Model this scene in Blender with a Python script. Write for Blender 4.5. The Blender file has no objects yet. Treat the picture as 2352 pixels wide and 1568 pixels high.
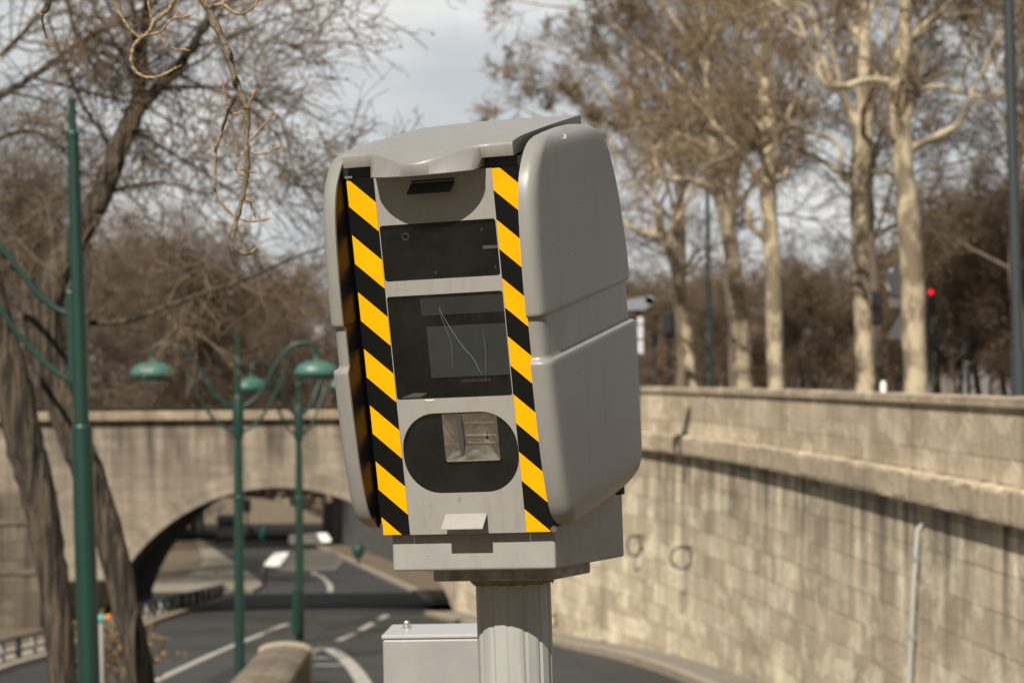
import bpy, math, random
import numpy as np
from mathutils import Matrix, Vector, geometry

C = bpy.context.scene.collection
SC = bpy.context.scene

# ------------------------------------------------------------------ camera, sky, sun, exposure
EZ = 8.35                                   # eye height over the road at the bridge
FPX, CX, CY, HOR = 5618.0, 1176.0, 784.0, 860.0   # focal length and centre of the photo in a 2352 px wide copy
PITCH = math.atan((HOR - CY) / FPX)
ROLL = 0.008
Rp = Matrix.Rotation(PITCH, 3, 'X')
fwd = Rp @ Vector((0, 1, 0)); rt0 = Vector((1, 0, 0)); up0 = Rp @ Vector((0, 0, 1))
rt = rt0 * math.cos(ROLL) - up0 * math.sin(ROLL)
up = rt0 * math.sin(ROLL) + up0 * math.cos(ROLL)
EYE = Vector((0, 0, EZ))
cam = bpy.data.cameras.new('camera')
cam.lens = FPX / 2352 * 36; cam.sensor_width = 36; cam.clip_start = 0.1; cam.clip_end = 6000
cam.dof.use_dof = True; cam.dof.focus_distance = 6.32; cam.dof.aperture_fstop = 5.3
co = bpy.data.objects.new('camera', cam); C.objects.link(co)
m = Matrix.Identity(4)
for i in range(3):
    m[i][0], m[i][1], m[i][2], m[i][3] = rt[i], up[i], -fwd[i], EYE[i]
co.matrix_world = m
SC.camera = co

SUN_EL = math.radians(41.5); SUN_YAW = 0.353
to_sun = Vector((-math.sin(SUN_YAW) * math.cos(SUN_EL), -math.cos(SUN_YAW) * math.cos(SUN_EL), math.sin(SUN_EL)))
sl = bpy.data.lights.new('sun', 'SUN'); sl.energy = 4.9; sl.angle = math.radians(0.5); sl.color = (1.0, 0.94, 0.85)
so_ = bpy.data.objects.new('sun', sl); C.objects.link(so_)
so_.rotation_euler = to_sun.to_track_quat('Z', 'Y').to_euler(); so_.location = (0, 0, 60)

W = bpy.data.worlds.new('World'); SC.world = W; W.use_nodes = True
nt = W.node_tree; nt.nodes.clear()
def N(t, tp, **kw):
    n = t.nodes.new(tp)
    for k, v in kw.items(): setattr(n, k, v)
    return n
sky = N(nt, 'ShaderNodeTexSky'); sky.sky_type = 'NISHITA'; sky.sun_disc = False
sky.sun_elevation = SUN_EL; sky.sun_rotation = math.pi + SUN_YAW; sky.air_density = 1.0; sky.dust_density = 1.5; sky.ozone_density = 1.0
tc = N(nt, 'ShaderNodeTexCoord'); mp = N(nt, 'ShaderNodeMapping'); mp.inputs['Scale'].default_value = (1, 1, 2.6)
mp.inputs['Location'].default_value = (0.37, 0.2, 0.13)
nz = N(nt, 'ShaderNodeTexNoise'); nz.inputs['Scale'].default_value = 6.0; nz.inputs['Detail'].default_value = 7; nz.inputs['Roughness'].default_value = 0.5
rp = N(nt, 'ShaderNodeValToRGB'); rp.color_ramp.elements[0].position = 0.42; rp.color_ramp.elements[1].position = 0.60
nz2 = N(nt, 'ShaderNodeTexNoise'); nz2.inputs['Scale'].default_value = 13.0; nz2.inputs['Detail'].default_value = 6
rp2 = N(nt, 'ShaderNodeValToRGB')
rp2.color_ramp.elements[0].position = 0.35; rp2.color_ramp.elements[0].color = (5.7, 5.85, 5.95, 1)
rp2.color_ramp.elements[1].position = 0.65; rp2.color_ramp.elements[1].color = (8.9, 8.75, 8.45, 1)
mxb = N(nt, 'ShaderNodeMix', data_type='RGBA'); mxb.inputs[0].default_value = 0.82; mxb.inputs[7].default_value = (5.3, 5.5, 5.7, 1)
mx = N(nt, 'ShaderNodeMix', data_type='RGBA')
bg = N(nt, 'ShaderNodeBackground'); bg.inputs[1].default_value = 0.075
wo = N(nt, 'ShaderNodeOutputWorld')
L = nt.links.new
L(tc.outputs['Generated'], mp.inputs[0]); L(mp.outputs[0], nz.inputs[0]); L(mp.outputs[0], nz2.inputs[0])
L(nz.outputs[0], rp.inputs[0]); L(nz2.outputs[0], rp2.inputs[0])
L(sky.outputs[0], mxb.inputs[6])
L(rp.outputs[0], mx.inputs[0]); L(mxb.outputs[2], mx.inputs[6]); L(rp2.outputs[0], mx.inputs[7])
# clouds opposite the sun are lit from the front and brighter than those near it or overhead
dt = N(nt, 'ShaderNodeVectorMath', operation='DOT_PRODUCT'); dt.inputs[1].default_value = (math.sin(SUN_YAW), math.cos(SUN_YAW), 0)
mr = N(nt, 'ShaderNodeMapRange', interpolation_type='SMOOTHSTEP'); mr.inputs[1].default_value = .25; mr.inputs[2].default_value = .97; mr.inputs[3].default_value = .42; mr.inputs[4].default_value = 1.16
sc_ = N(nt, 'ShaderNodeVectorMath', operation='SCALE')
L(tc.outputs['Generated'], dt.inputs[0]); L(dt.outputs['Value'], mr.inputs[0]); L(mx.outputs[2], sc_.inputs[0]); L(mr.outputs[0], sc_.inputs['Scale'])
L(sc_.outputs[0], bg.inputs[0]); L(bg.outputs[0], wo.inputs[0])
SC.view_settings.view_transform = 'Standard'; SC.view_settings.look = 'None'
SC.view_settings.exposure = 0.35; SC.view_settings.gamma = 1.0; SC.view_settings.use_curve_mapping = False
SC.cycles.max_bounces = 6; SC.cycles.transparent_max_bounces = 12

# ------------------------------------------------------------------ helpers
def ray(x, y):
    a, b = x - CX, y - CY
    c, s = math.cos(ROLL), math.sin(ROLL)
    xx, yy = c * a - s * b, s * a + c * b
    d = Rp @ Vector((xx / FPX, 1, -yy / FPX))
    return d / d.y
def at(x, y, Y): return EYE + ray(x, y) * Y
def gz(Y):                                   # height of the ground sheet
    if Y < 9: return EZ - 2.75
    if Y < 22: return EZ - 2.75 + (-(3.9 + .052 * 22) + 2.75) * (Y - 9) / 13
    if Y < 320: return EZ - 3.9 - .052 * Y
    return EZ - 3.9 - .052 * 320
def gpt(x, y):                               # where the photo's pixel meets the ramp
    d = ray(x, y); Y = 3.9 / (-d.z - .052)
    return EYE + d * Y

def tag(o, label=None, cat=None, group=None, kind=None):
    if label: o['label'] = label
    if cat: o['category'] = cat
    if group: o['group'] = group
    if kind: o['kind'] = kind
    return o
def empty(name, loc=(0, 0, 0), label=None, cat=None, group=None):
    o = bpy.data.objects.new(name, None); C.objects.link(o); o.location = loc
    o.empty_display_size = .2
    return tag(o, label, cat, group)
def copy_tree(o, parent=None):
    c = o.copy(); C.objects.link(c)
    if parent: c.parent = parent
    for ch in o.children: copy_tree(ch, c)
    return c

class MB:
    def __init__(s): s.v = []; s.f = []; s.m = []; s.pieces = []
    def build_each(s, name, *a, **k):       # every piece added becomes a part of its own
        out = []
        for vs, fs, mi in s.pieces:
            q = MB(); q.add(vs, fs, mi); out.append(q.build(name, *a, **k))
        return out
    def add(s, vs, fs, mi=0):
        s.pieces.append((list(vs), list(fs), mi)); b = len(s.v); s.v += [tuple(p) for p in vs]
        for f in fs: s.f.append(tuple(b + i for i in f)); s.m.append(mi)
    def box(s, x0, x1, y0, y1, z0, z1, mi=0):
        vs = [(x, y, z) for z in (z0, z1) for y in (y0, y1) for x in (x0, x1)]
        s.add(vs, [(0, 2, 3, 1), (4, 5, 7, 6), (0, 1, 5, 4), (2, 6, 7, 3), (0, 4, 6, 2), (1, 3, 7, 5)], mi)
    def prism(s, poly, axis, a, b, mi=0):    # poly in the two other axes, extruded a..b along axis
        n = len(poly)
        def P(p, k):
            return {'x': (k, p[0], p[1]), 'y': (p[0], k, p[1]), 'z': (p[0], p[1], k)}[axis]
        vs = [P(p, a) for p in poly] + [P(p, b) for p in poly]
        fs = [tuple(range(n)), tuple(range(2 * n - 1, n - 1, -1))] + [(i, i + n, (i + 1) % n + n, (i + 1) % n) for i in range(n)]
        s.add(vs, fs, mi)
    def tube(s, pts, rad, n=10, mi=0, cap=True, prof=None):
        pts = [Vector(p) for p in pts]; k = len(pts)
        if not isinstance(rad, (list, tuple)): rad = [rad] * k
        t0 = (pts[1] - pts[0]).normalized()
        u = t0.orthogonal().normalized(); vs = []
        for i, p in enumerate(pts):
            t = (pts[min(i + 1, k - 1)] - pts[max(i - 1, 0)]).normalized()
            u = (u - t * u.dot(t)).normalized(); w = t.cross(u)
            for j in range(n):
                a = 2 * math.pi * j / n; r = rad[i] * (prof[j] if prof else 1)
                vs.append(p + u * (r * math.cos(a)) + w * (r * math.sin(a)))
        fs = [(i * n + j, i * n + (j + 1) % n, (i + 1) * n + (j + 1) % n, (i + 1) * n + j) for i in range(k - 1) for j in range(n)]
        if cap: fs += [tuple(range(n - 1, -1, -1)), tuple(range((k - 1) * n, k * n))]
        s.add(vs, fs, mi)
    def lathe(s, prof, n=20, c=(0, 0, 0), mi=0, sx=1, sy=1):   # prof: (r, z)
        pts = [(c[0] + r * sx * math.cos(2 * math.pi * j / n), c[1] + r * sy * math.sin(2 * math.pi * j / n), c[2] + z) for r, z in prof for j in range(n)]
        k = len(prof)
        fs = [(i * n + j, i * n + (j + 1) % n, (i + 1) * n + (j + 1) % n, (i + 1) * n + j) for i in range(k - 1) for j in range(n)]
        fs += [tuple(range(n - 1, -1, -1)), tuple(range((k - 1) * n, k * n))]
        s.add(pts, fs, mi)
    def grid(s, rows, mi=0, closed=False):
        n = len(rows[0]); vs = [p for r in rows for p in r]
        fs = [(i * n + j, i * n + (j + 1) % n, (i + 1) * n + (j + 1) % n, (i + 1) * n + j) for i in range(len(rows) - 1) for j in range(n if closed else n - 1)]
        s.add(vs, fs, mi)
    def build(s, name, mats, parent=None, smooth=None, bevel=None, xf=None, loc=None, keep=False):
        me = bpy.data.meshes.new(name)
        vs = [tuple(xf @ Vector(p)) for p in s.v] if xf is not None else s.v
        me.from_pydata(vs, [], s.f)
        if not isinstance(mats, (list, tuple)): mats = [mats]
        for q in mats: me.materials.append(q)
        me.polygons.foreach_set('material_index', s.m)
        me.update()
        if not keep: fix_normals(me)
        if smooth is not None:
            me.shade_smooth(); me.set_sharp_from_angle(angle=math.radians(smooth))
        o = bpy.data.objects.new(name, me); C.objects.link(o)
        if parent is not None: o.parent = parent
        if loc is not None: o.location = loc
        if bevel:
            b = o.modifiers.new('bevel', 'BEVEL'); b.width = bevel[0]; b.segments = bevel[1]; b.limit_method = 'ANGLE'; b.angle_limit = math.radians(bevel[2] if len(bevel) > 2 else 40)
        return o
import bmesh
def fix_normals(me):
    bm = bmesh.new(); bm.from_mesh(me); bmesh.ops.recalc_face_normals(bm, faces=bm.faces); bm.to_mesh(me); bm.free()

def arr_mesh(name, V, F, mats, mi=None, parent=None, smooth=True, uv=None):
    me = bpy.data.meshes.new(name); k = F.shape[1]
    me.vertices.add(len(V)); me.vertices.foreach_set('co', V.astype(np.float32).ravel())
    me.loops.add(F.size); me.loops.foreach_set('vertex_index', F.astype(np.int32).ravel())
    me.polygons.add(len(F)); me.polygons.foreach_set('loop_start', np.arange(0, F.size, k, dtype=np.int32))
    me.polygons.foreach_set('use_smooth', np.full(len(F), smooth))
    if not isinstance(mats, (list, tuple)): mats = [mats]
    for q in mats: me.materials.append(q)
    if mi is not None: me.polygons.foreach_set('material_index', mi.astype(np.int32))
    if uv is not None:
        l = me.uv_layers.new(name='uv'); l.data.foreach_set('uv', uv[F.ravel()].astype(np.float32).ravel())
    me.update(calc_edges=True); me.validate()
    o = bpy.data.objects.new(name, me); C.objects.link(o)
    if parent is not None: o.parent = parent
    return o

def rounded(x0, x1, y0, y1, r, n=5):
    out = []
    for cx, cy, a0 in ((x1 - r, y1 - r, 0), (x0 + r, y1 - r, 90), (x0 + r, y0 + r, 180), (x1 - r, y0 + r, 270)):
        for i in range(n + 1):
            a = math.radians(a0 + 90 * i / n); out.append((cx + r * math.cos(a), cy + r * math.sin(a)))
    return out
def interp(x, tab):
    xs = [a for a, b in tab]; ys = [b for a, b in tab]
    return float(np.interp(x, xs, ys))
def curve(pts, n=8):                          # Catmull-Rom through points
    P = [Vector(p) for p in pts]; P = [P[0] * 2 - P[1]] + P + [P[-1] * 2 - P[-2]]; out = []
    for i in range(1, len(P) - 2):
        for k in range(n):
            t = k / n; a, b, c, d = P[i - 1:i + 3]
            out.append(0.5 * ((2 * b) + (c - a) * t + (2 * a - 5 * b + 4 * c - d) * t * t + (3 * b - a - 3 * c + d) * t ** 3))
    out.append(P[-2]); return out

# ------------------------------------------------------------------ materials
def mat(name, col, rough=.6, metal=0, spec=None, noise=None, bump=None, coat=0, stretch=(1, 1, 1), coord='Object', emit=None):
    """noise: (scale, amount, other colour[, detail]); bump: (scale, strength)"""
    q = bpy.data.materials.new(name); q.use_nodes = True; t = q.node_tree; b = t.nodes['Principled BSDF']
    b.inputs['Base Color'].default_value = (*col, 1); b.inputs['Roughness'].default_value = rough; b.inputs['Metallic'].default_value = metal
    if spec is not None: b.inputs['Specular IOR Level'].default_value = spec
    if coat: b.inputs['Coat Weight'].default_value = coat; b.inputs['Coat Roughness'].default_value = .1
    if emit: b.inputs['Emission Color'].default_value = (*emit[0], 1); b.inputs['Emission Strength'].default_value = emit[1]
    if noise or bump:
        tcn = N(t, 'ShaderNodeTexCoord'); mpn = N(t, 'ShaderNodeMapping'); mpn.inputs['Scale'].default_value = stretch
        t.links.new(tcn.outputs[coord], mpn.inputs[0])
    if noise:
        n = N(t, 'ShaderNodeTexNoise'); n.inputs['Scale'].default_value = noise[0]; n.inputs['Detail'].default_value = noise[3] if len(noise) > 3 else 5
        r = N(t, 'ShaderNodeValToRGB'); r.color_ramp.elements[0].position = .5 - noise[1]; r.color_ramp.elements[1].position = .5 + noise[1]
        r.color_ramp.elements[0].color = (*col, 1); r.color_ramp.elements[1].color = (*noise[2], 1)
        t.links.new(mpn.outputs[0], n.inputs[0]); t.links.new(n.outputs[0], r.inputs[0]); t.links.new(r.outputs[0], b.inputs['Base Color'])
    if bump:
        n = N(t, 'ShaderNodeTexNoise'); n.inputs['Scale'].default_value = bump[0]; n.inputs['Detail'].default_value = 4
        u = N(t, 'ShaderNodeBump'); u.inputs['Strength'].default_value = bump[1]; u.inputs['Distance'].default_value = bump[2] if len(bump) > 2 else .02
        t.links.new(mpn.outputs[0], n.inputs[0]); t.links.new(n.outputs[0], u.inputs['Height']); t.links.new(u.outputs[0], b.inputs['Normal'])
    return q

def grime(q, amount, scale=(26, 26, 1.6), col=(.12, .10, .08)):
    t = q.node_tree; b = t.nodes['Principled BSDF']; lk = b.inputs['Base Color'].links[0]; src = lk.from_socket
    a = N(t, 'ShaderNodeTexCoord'); mpn = N(t, 'ShaderNodeMapping'); mpn.inputs['Scale'].default_value = scale; n = N(t, 'ShaderNodeTexNoise'); n.inputs['Scale'].default_value = 1; n.inputs['Detail'].default_value = 8; n.inputs['Roughness'].default_value = .65
    r = N(t, 'ShaderNodeMapRange'); r.inputs[1].default_value = .48; r.inputs[2].default_value = .78; r.inputs[3].default_value = 0; r.inputs[4].default_value = amount; x = N(t, 'ShaderNodeMix', data_type='RGBA'); x.inputs[7].default_value = (*col, 1)
    t.links.new(a.outputs['Object'], mpn.inputs[0]); t.links.new(mpn.outputs[0], n.inputs[0]); t.links.new(n.outputs[0], r.inputs[0]); t.links.new(r.outputs[0], x.inputs[0]); t.links.new(src, x.inputs[6]); t.links.new(x.outputs[2], b.inputs['Base Color'])
M_paint = mat('grey_paint', (.236, .231, .213), .40, noise=(3.0, .35, (.216, .209, .190)), bump=(380, .12, .001), spec=.5)
M_paint_flat = mat('grey_panel_paint', (.285, .275, .247), .55, noise=(5.0, .3, (.265, .254, .226)), bump=(500, .05, .001))
M_base = mat('grey_base_paint', (.27, .262, .236), .55, noise=(9.0, .2, (.25, .24, .215)), bump=(300, .06, .001))
M_flange = mat('dirty_cast_metal', (.30, .29, .265), .6, noise=(22, .15, (.17, .15, .125), 6), bump=(60, .3, .002))
M_pole = mat('galvanised_pole_paint', (.37, .37, .345), .45, noise=(7, .25, (.30, .30, .28)), stretch=(1, 1, .25), bump=(200, .05, .001))
M_dirt = mat('dirt_speck', (.10, .085, .065), .9)
grime(M_paint, .30); grime(M_paint_flat, .28, (40, 40, 3)); grime(M_base, .25, (30, 30, 5)); grime(M_pole, .35, (22, 22, 1.2))
M_black = mat('black_gloss', (.006, .006, .007), .36, spec=.22)
M_blackfilm = mat('black_reflective_film', (.0055, .0055, .005), .55, spec=.12)
M_yellow = mat('yellow_reflective_film', (.95, .405, .0), .5, spec=.15, noise=(14, .25, (.88, .36, .0), 8))
M_dark = mat('dark_plastic', (.012, .012, .012), .5)
M_inside = mat('housing_inside', (.007, .007, .0065), .9, spec=.1)
M_insidegrey = mat('grey_inner_plate', (.050, .057, .055), .7)
M_chrome = mat('flash_reflector', (.80, .76, .70), .34, metal=1, noise=(18, .2, (.40, .36, .31)), bump=(25, .5, .004))
M_rust = mat('rusty_strip', (.05, .022, .016), .8)
M_scratch = mat('scratch', (.75, .75, .72), .8)
M_chip = mat('paint_chip', (.75, .62, .45), .8)
M_white = mat('white_paint', (.8, .8, .78), .5)
M_green = mat('green_lamp_paint', (.009, .041, .030), .42, noise=(2.5, .3, (.0065, .031, .022)), coat=.1)
M_greenpale = mat('sun_faded_green', (.052, .135, .104), .42)
M_iron = mat('dark_iron', (.03, .03, .028), .6)
M_polegrey = mat('grey_green_post', (.034, .042, .043), .5)
M_asphalt = mat('asphalt', (.020, .0205, .0185), .85, noise=(.22, .14, (.040, .040, .036), 9), bump=(30, .3, .01))
M_kerb = mat('kerb_stone', (.36, .31, .23), .8, noise=(1.3, .25, (.24, .20, .15), 6))
M_pave = mat('pavement_surface', (.23, .205, .17), .85, noise=(.8, .3, (.17, .15, .12), 7))
M_line = mat('road_paint', (.46, .43, .38), .8, noise=(3, .2, (.30, .28, .25), 8))
M_earth = mat('earth', (.17, .125, .075), .95, noise=(.5, .3, (.10, .075, .045), 7))
M_path = mat('pale_path', (.27, .235, .175), .9, noise=(.3, .3, (.19, .165, .12)))
M_grey_cab = mat('cabinet_grey', (.30, .291, .273), .42, noise=(4, .2, (.235, .222, .212)), bump=(200, .05, .001))
M_bark_plane = mat('plane_bark', (.43, .355, .24), .9, noise=(2.6, .07, (.165, .13, .085), 7), stretch=(1, 1, .6), bump=(14, .5, .03))
M_bark_pop = mat('poplar_bark', (.105, .08, .052), .95, noise=(3.0, .08, (.022, .017, .012), 6), stretch=(4.5, 4.5, .32), bump=(4, 1.0, .14))
M_twig = mat('twig_brown', (.17, .125, .08), .9)
M_twig_warm = mat('twig_warm', (.20, .146, .088), .9)
M_bud = mat('bud_orange', (.30, .15, .05), .6)
M_pod = mat('dry_leaf', (.20, .125, .055), .9)
M_red = mat('red_signal_light', (.5, .01, .01), .4, emit=((1, .012, .016), 1.0))
M_orange = mat('orange_reflector', (.75, .25, .03), .3)
M_teal = mat('teal_plastic', (.08, .32, .27), .4)
M_signshade = mat('sign_face_shaded', (.085, .077, .063), .6)  # the panel's shade is put into this dark colour
M_signback = mat('sign_back', (.48, .49, .50), .5)
M_van = mat('van_white', (.44, .47, .50), .4)
M_skin = mat('skin', (.45, .28, .2), .6)
M_coat = mat('dark_coat', (.02, .022, .022), .8)
M_coatgreen = mat('teal_coat', (.04, .22, .17), .8)
M_facade = mat('facade', (.20, .18, .175), .9, noise=(.4, .3, (.15, .14, .135)))
M_slate = mat('slate', (.10, .11, .13), .7)
M_winglass = mat('window_dark', (.04, .045, .05), .15)

def stone_mat(name, base, pale, dark, bw, bh, stain=.75, vtop=None):
    """ashlar courses in UV metres, each block with its own tone, and rain streaks running down the face"""
    q = bpy.data.materials.new(name); q.use_nodes = True; t = q.node_tree; b = t.nodes['Principled BSDF']; Lk = t.links.new
    b.inputs['Roughness'].default_value = .9
    uv = N(t, 'ShaderNodeUVMap'); uv.uv_map = 'uv'
    br = N(t, 'ShaderNodeTexBrick'); br.offset = .5; br.squash = 1
    br.inputs['Color1'].default_value = (*base, 1); br.inputs['Color2'].default_value = (*pale, 1); br.inputs['Mortar'].default_value = tuple(c * .55 for c in base) + (1,)
    br.inputs['Scale'].default_value = 1; br.inputs['Mortar Size'].default_value = .012; br.inputs['Mortar Smooth'].default_value = .3
    br.inputs['Brick Width'].default_value = bw; br.inputs['Row Height'].default_value = bh; br.inputs['Bias'].default_value = .1
    Lk(uv.outputs[0], br.inputs[0])
    def noise(sx, sy, sc, lo, hi, det=6, loc=(0, 0, 0)):
        mpn = N(t, 'ShaderNodeMapping'); mpn.inputs['Scale'].default_value = (sx, sy, 1); mpn.inputs['Location'].default_value = loc; Lk(uv.outputs[0], mpn.inputs[0])
        n = N(t, 'ShaderNodeTexNoise'); n.inputs['Scale'].default_value = sc; n.inputs['Detail'].default_value = det; n.inputs['Roughness'].default_value = .6; Lk(mpn.outputs[0], n.inputs[0])
        r = N(t, 'ShaderNodeValToRGB'); r.color_ramp.elements[0].position = lo; r.color_ramp.elements[1].position = hi; Lk(n.outputs[0], r.inputs[0])
        return r
    big = noise(.35, .5, 1, .38, .66); streak = noise(2.6, .16, 1, .50, .70, 7, (3, 1, 0)); fine = noise(2, 2, 3, .3, .8, 8); patch = noise(.9, 1.4, 1, .52, .60, 5, (9, 4, 0))
    def mixc(a, fac, col, k):
        mm = N(t, 'ShaderNodeMath', operation='MULTIPLY'); mm.inputs[1].default_value = k; Lk(fac.outputs[0], mm.inputs[0])
        x = N(t, 'ShaderNodeMix', data_type='RGBA'); Lk(mm.outputs[0], x.inputs[0]); Lk(a, x.inputs[6]); x.inputs[7].default_value = (*col, 1)
        return x.outputs[2]
    c = br.outputs[0]
    c = mixc(c, big, tuple(v * .62 for v in base), .7)
    c = mixc(c, fine, tuple(v * .75 for v in base), .5)
    c = mixc(c, patch, tuple(min(1, v * 1.15) for v in pale), .45)
    if vtop is not None:                     # rain dirt plus painted shade under the projecting cornice, thinning out downwards
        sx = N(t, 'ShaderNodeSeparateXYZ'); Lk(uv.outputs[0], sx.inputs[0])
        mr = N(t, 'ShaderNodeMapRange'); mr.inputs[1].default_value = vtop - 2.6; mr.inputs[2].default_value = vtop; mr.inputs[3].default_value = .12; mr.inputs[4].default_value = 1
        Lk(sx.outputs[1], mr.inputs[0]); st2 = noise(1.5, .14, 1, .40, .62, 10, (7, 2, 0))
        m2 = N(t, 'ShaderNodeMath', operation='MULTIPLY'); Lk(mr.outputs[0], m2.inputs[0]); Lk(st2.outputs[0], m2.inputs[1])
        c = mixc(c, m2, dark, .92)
    c = mixc(c, streak, dark, stain)
    Lk(c, b.inputs['Base Color'])
    u = N(t, 'ShaderNodeBump'); u.inputs['Strength'].default_value = .5; u.inputs['Distance'].default_value = .03
    ad = N(t, 'ShaderNodeMath', operation='ADD'); Lk(fine.outputs[0], ad.inputs[0]); Lk(br.outputs[1], ad.inputs[1])
    iv = N(t, 'ShaderNodeMath', operation='MULTIPLY'); iv.inputs[1].default_value = -1; Lk(ad.outputs[0], iv.inputs[0])
    Lk(iv.outputs[0], u.inputs['Height']); Lk(u.outputs[0], b.inputs['Normal'])
    return q
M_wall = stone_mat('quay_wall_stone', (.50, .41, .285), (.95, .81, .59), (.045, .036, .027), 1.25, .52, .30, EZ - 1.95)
M_parapet = stone_mat('parapet_stone', (.50, .405, .275), (.80, .67, .485), (.055, .045, .034), 1.4, .6, .38)
M_cornice = stone_mat('cornice_stone', (.47, .38, .26), (.60, .49, .35), (.09, .07, .05), 1.6, 2.0, .5)
M_bridgecop = stone_mat('bridge_coping_stone', (.28, .225, .152), (.36, .295, .205), (.05, .048, .035), 1.8, 2.0, .6)
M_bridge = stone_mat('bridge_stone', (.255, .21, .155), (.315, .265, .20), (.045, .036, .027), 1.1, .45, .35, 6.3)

M_vault = stone_mat('shaded_vault_stone', (.045, .04, .034), (.06, .054, .045), (.02, .018, .015), 1.1, .45, .6)  # darkness under the arch put into the stone colour
def glass_mat(name, tint, rough=.02, blend=.05):
    q = bpy.data.materials.new(name); q.use_nodes = True; t = q.node_tree; t.nodes.clear()
    o = N(t, 'ShaderNodeOutputMaterial'); tr = N(t, 'ShaderNodeBsdfTransparent'); tr.inputs[0].default_value = (*tint, 1)
    g = N(t, 'ShaderNodeBsdfGlossy'); g.inputs['Roughness'].default_value = rough
    f = N(t, 'ShaderNodeFresnel'); f.inputs[0].default_value = 1.45; x = N(t, 'ShaderNodeMixShader')
    # a thin film of dust on the glass
    ds = N(t, 'ShaderNodeBsdfDiffuse'); ds.inputs[0].default_value = (.5, .48, .44, 1); tcg = N(t, 'ShaderNodeTexCoord'); ng = N(t, 'ShaderNodeTexNoise'); ng.inputs['Scale'].default_value = 9; ng.inputs['Detail'].default_value = 9; ng.inputs['Roughness'].default_value = .7
    mg = N(t, 'ShaderNodeMapRange'); mg.inputs[1].default_value = .4; mg.inputs[2].default_value = .8; mg.inputs[3].default_value = .004; mg.inputs[4].default_value = .025; x2 = N(t, 'ShaderNodeMixShader')
    t.links.new(tcg.outputs['Object'], ng.inputs[0]); t.links.new(ng.outputs[0], mg.inputs[0]); t.links.new(mg.outputs[0], x2.inputs[0])
    t.links.new(f.outputs[0], x.inputs[0]); t.links.new(tr.outputs[0], x.inputs[1]); t.links.new(g.outputs[0], x.inputs[2]); t.links.new(x.outputs[0], x2.inputs[1]); t.links.new(ds.outputs[0], x2.inputs[2]); t.links.new(x2.outputs[0], o.inputs[0])
    return q
M_glass = glass_mat('smoked_glass', (.62, .63, .62))
M_glassclear = glass_mat('flash_glass', (.80, .80, .78))

# ------------------------------------------------------------------ the ground, roads and pavements
def tagk(o, kind='structure'): o['kind'] = kind; return o
Ys = [-30, 0, 9, 12, 16, 22, 30, 60, 100, 200, 320, 700, 3500]
g = MB(); g.grid([[(x, Y, gz(Y) - .03) for x in (-3000, -300, -60, -20, 0, 20, 60, 300, 3000)] for Y in Ys])
tagk(g.build('ground', M_earth))
def strip(name, left, right, m, dz, n=10):
    """a sheet on the ramp between two lines of (x, Y)"""
    l = curve([(a, b, 0) for a, b in left], n); r = curve([(a, b, 0) for a, b in right], n)
    q = MB(); rows = []
    for a, b in zip(l, r):
        rows.append([(a.x + (b.x - a.x) * k / 4, a.y + (b.y - a.y) * k / 4, gz(a.y + (b.y - a.y) * k / 4) + dz) for k in range(5)])
    q.grid(rows); return tagk(q.build(name, m))
road_r = [(5.0, 22), (4.9, 34), (4.3, 45), (3.6, 53), (2.4, 61), (.2, 70), (-2.1, 80), (-3.2, 90), (-4.3, 105), (-7.2, 130), (-13.4, 184), (-20, 240), (-30, 320)]
road_l = [(-9, 22), (-10.2, 34), (-11.2, 45), (-12.1, 53), (-12.7, 61), (-13.2, 70), (-13.6, 80), (-13.5, 90), (-12.6, 105), (-14.2, 130), (-22, 184), (-30, 240), (-42, 320)]
strip('road', road_l, road_r, M_asphalt, 0.0)

def ground_line(name, pts, w, m=None, dz=.004, cat=None):
    P = curve([gpt(*p) for p in pts], 8); rows = []
    for i, p in enumerate(P):
        t = (P[min(i + 1, len(P) - 1)] - P[max(i - 1, 0)]); t.z = 0; t.normalize(); n = Vector((-t.y, t.x, 0))
        a, b = p + n * w / 2, p - n * w / 2
        rows.append([(a.x, a.y, gz(a.y) + dz), (b.x, b.y, gz(b.y) + dz)])
    q = MB(); q.grid(rows); return tagk(q.build(name, m or M_line))
ground_line('road_marking', [(300, 1592), (370, 1556), (520, 1488), (660, 1432)], .22)
for a, b in (((776, 1470), (812, 1455)), ((828, 1446), (856, 1430)), ((700, 1506), (735, 1489)), ((872, 1421), (890, 1411))):
    ground_line('road_marking', [a, b], .22)
ground_line('road_marking', [(718, 1492), (750, 1489), (785, 1507), (815, 1537), (838, 1572)], .35)
ground_line('road_marking', [(720, 1510), (770, 1511)], .34)
ground_line('road_marking', [(722, 1526), (786, 1527)], .34)
ground_line('road_marking', [(716, 1313), (740, 1325), (757, 1343), (758, 1358)], .25)

M_patch = mat('asphalt_patch', (.014, .0145, .0135), .8, noise=(1.2, .2, (.022, .022, .02), 7))
for px in (((470, 1560), (560, 1520), (590, 1528), (500, 1572)), ((740, 1440), (860, 1412), (872, 1418), (756, 1448)), ((880, 1500), (1000, 1470), (1040, 1480), (930, 1516)), ((600, 1452), (650, 1438), (664, 1441), (616, 1458))):
    P = [gpt(*p) for p in px]; q = MB(); q.add([(p.x, p.y, gz(p.y) + .004) for p in P], [(0, 1, 2, 3)]); tagk(q.build('road_patch', M_patch))
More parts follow.
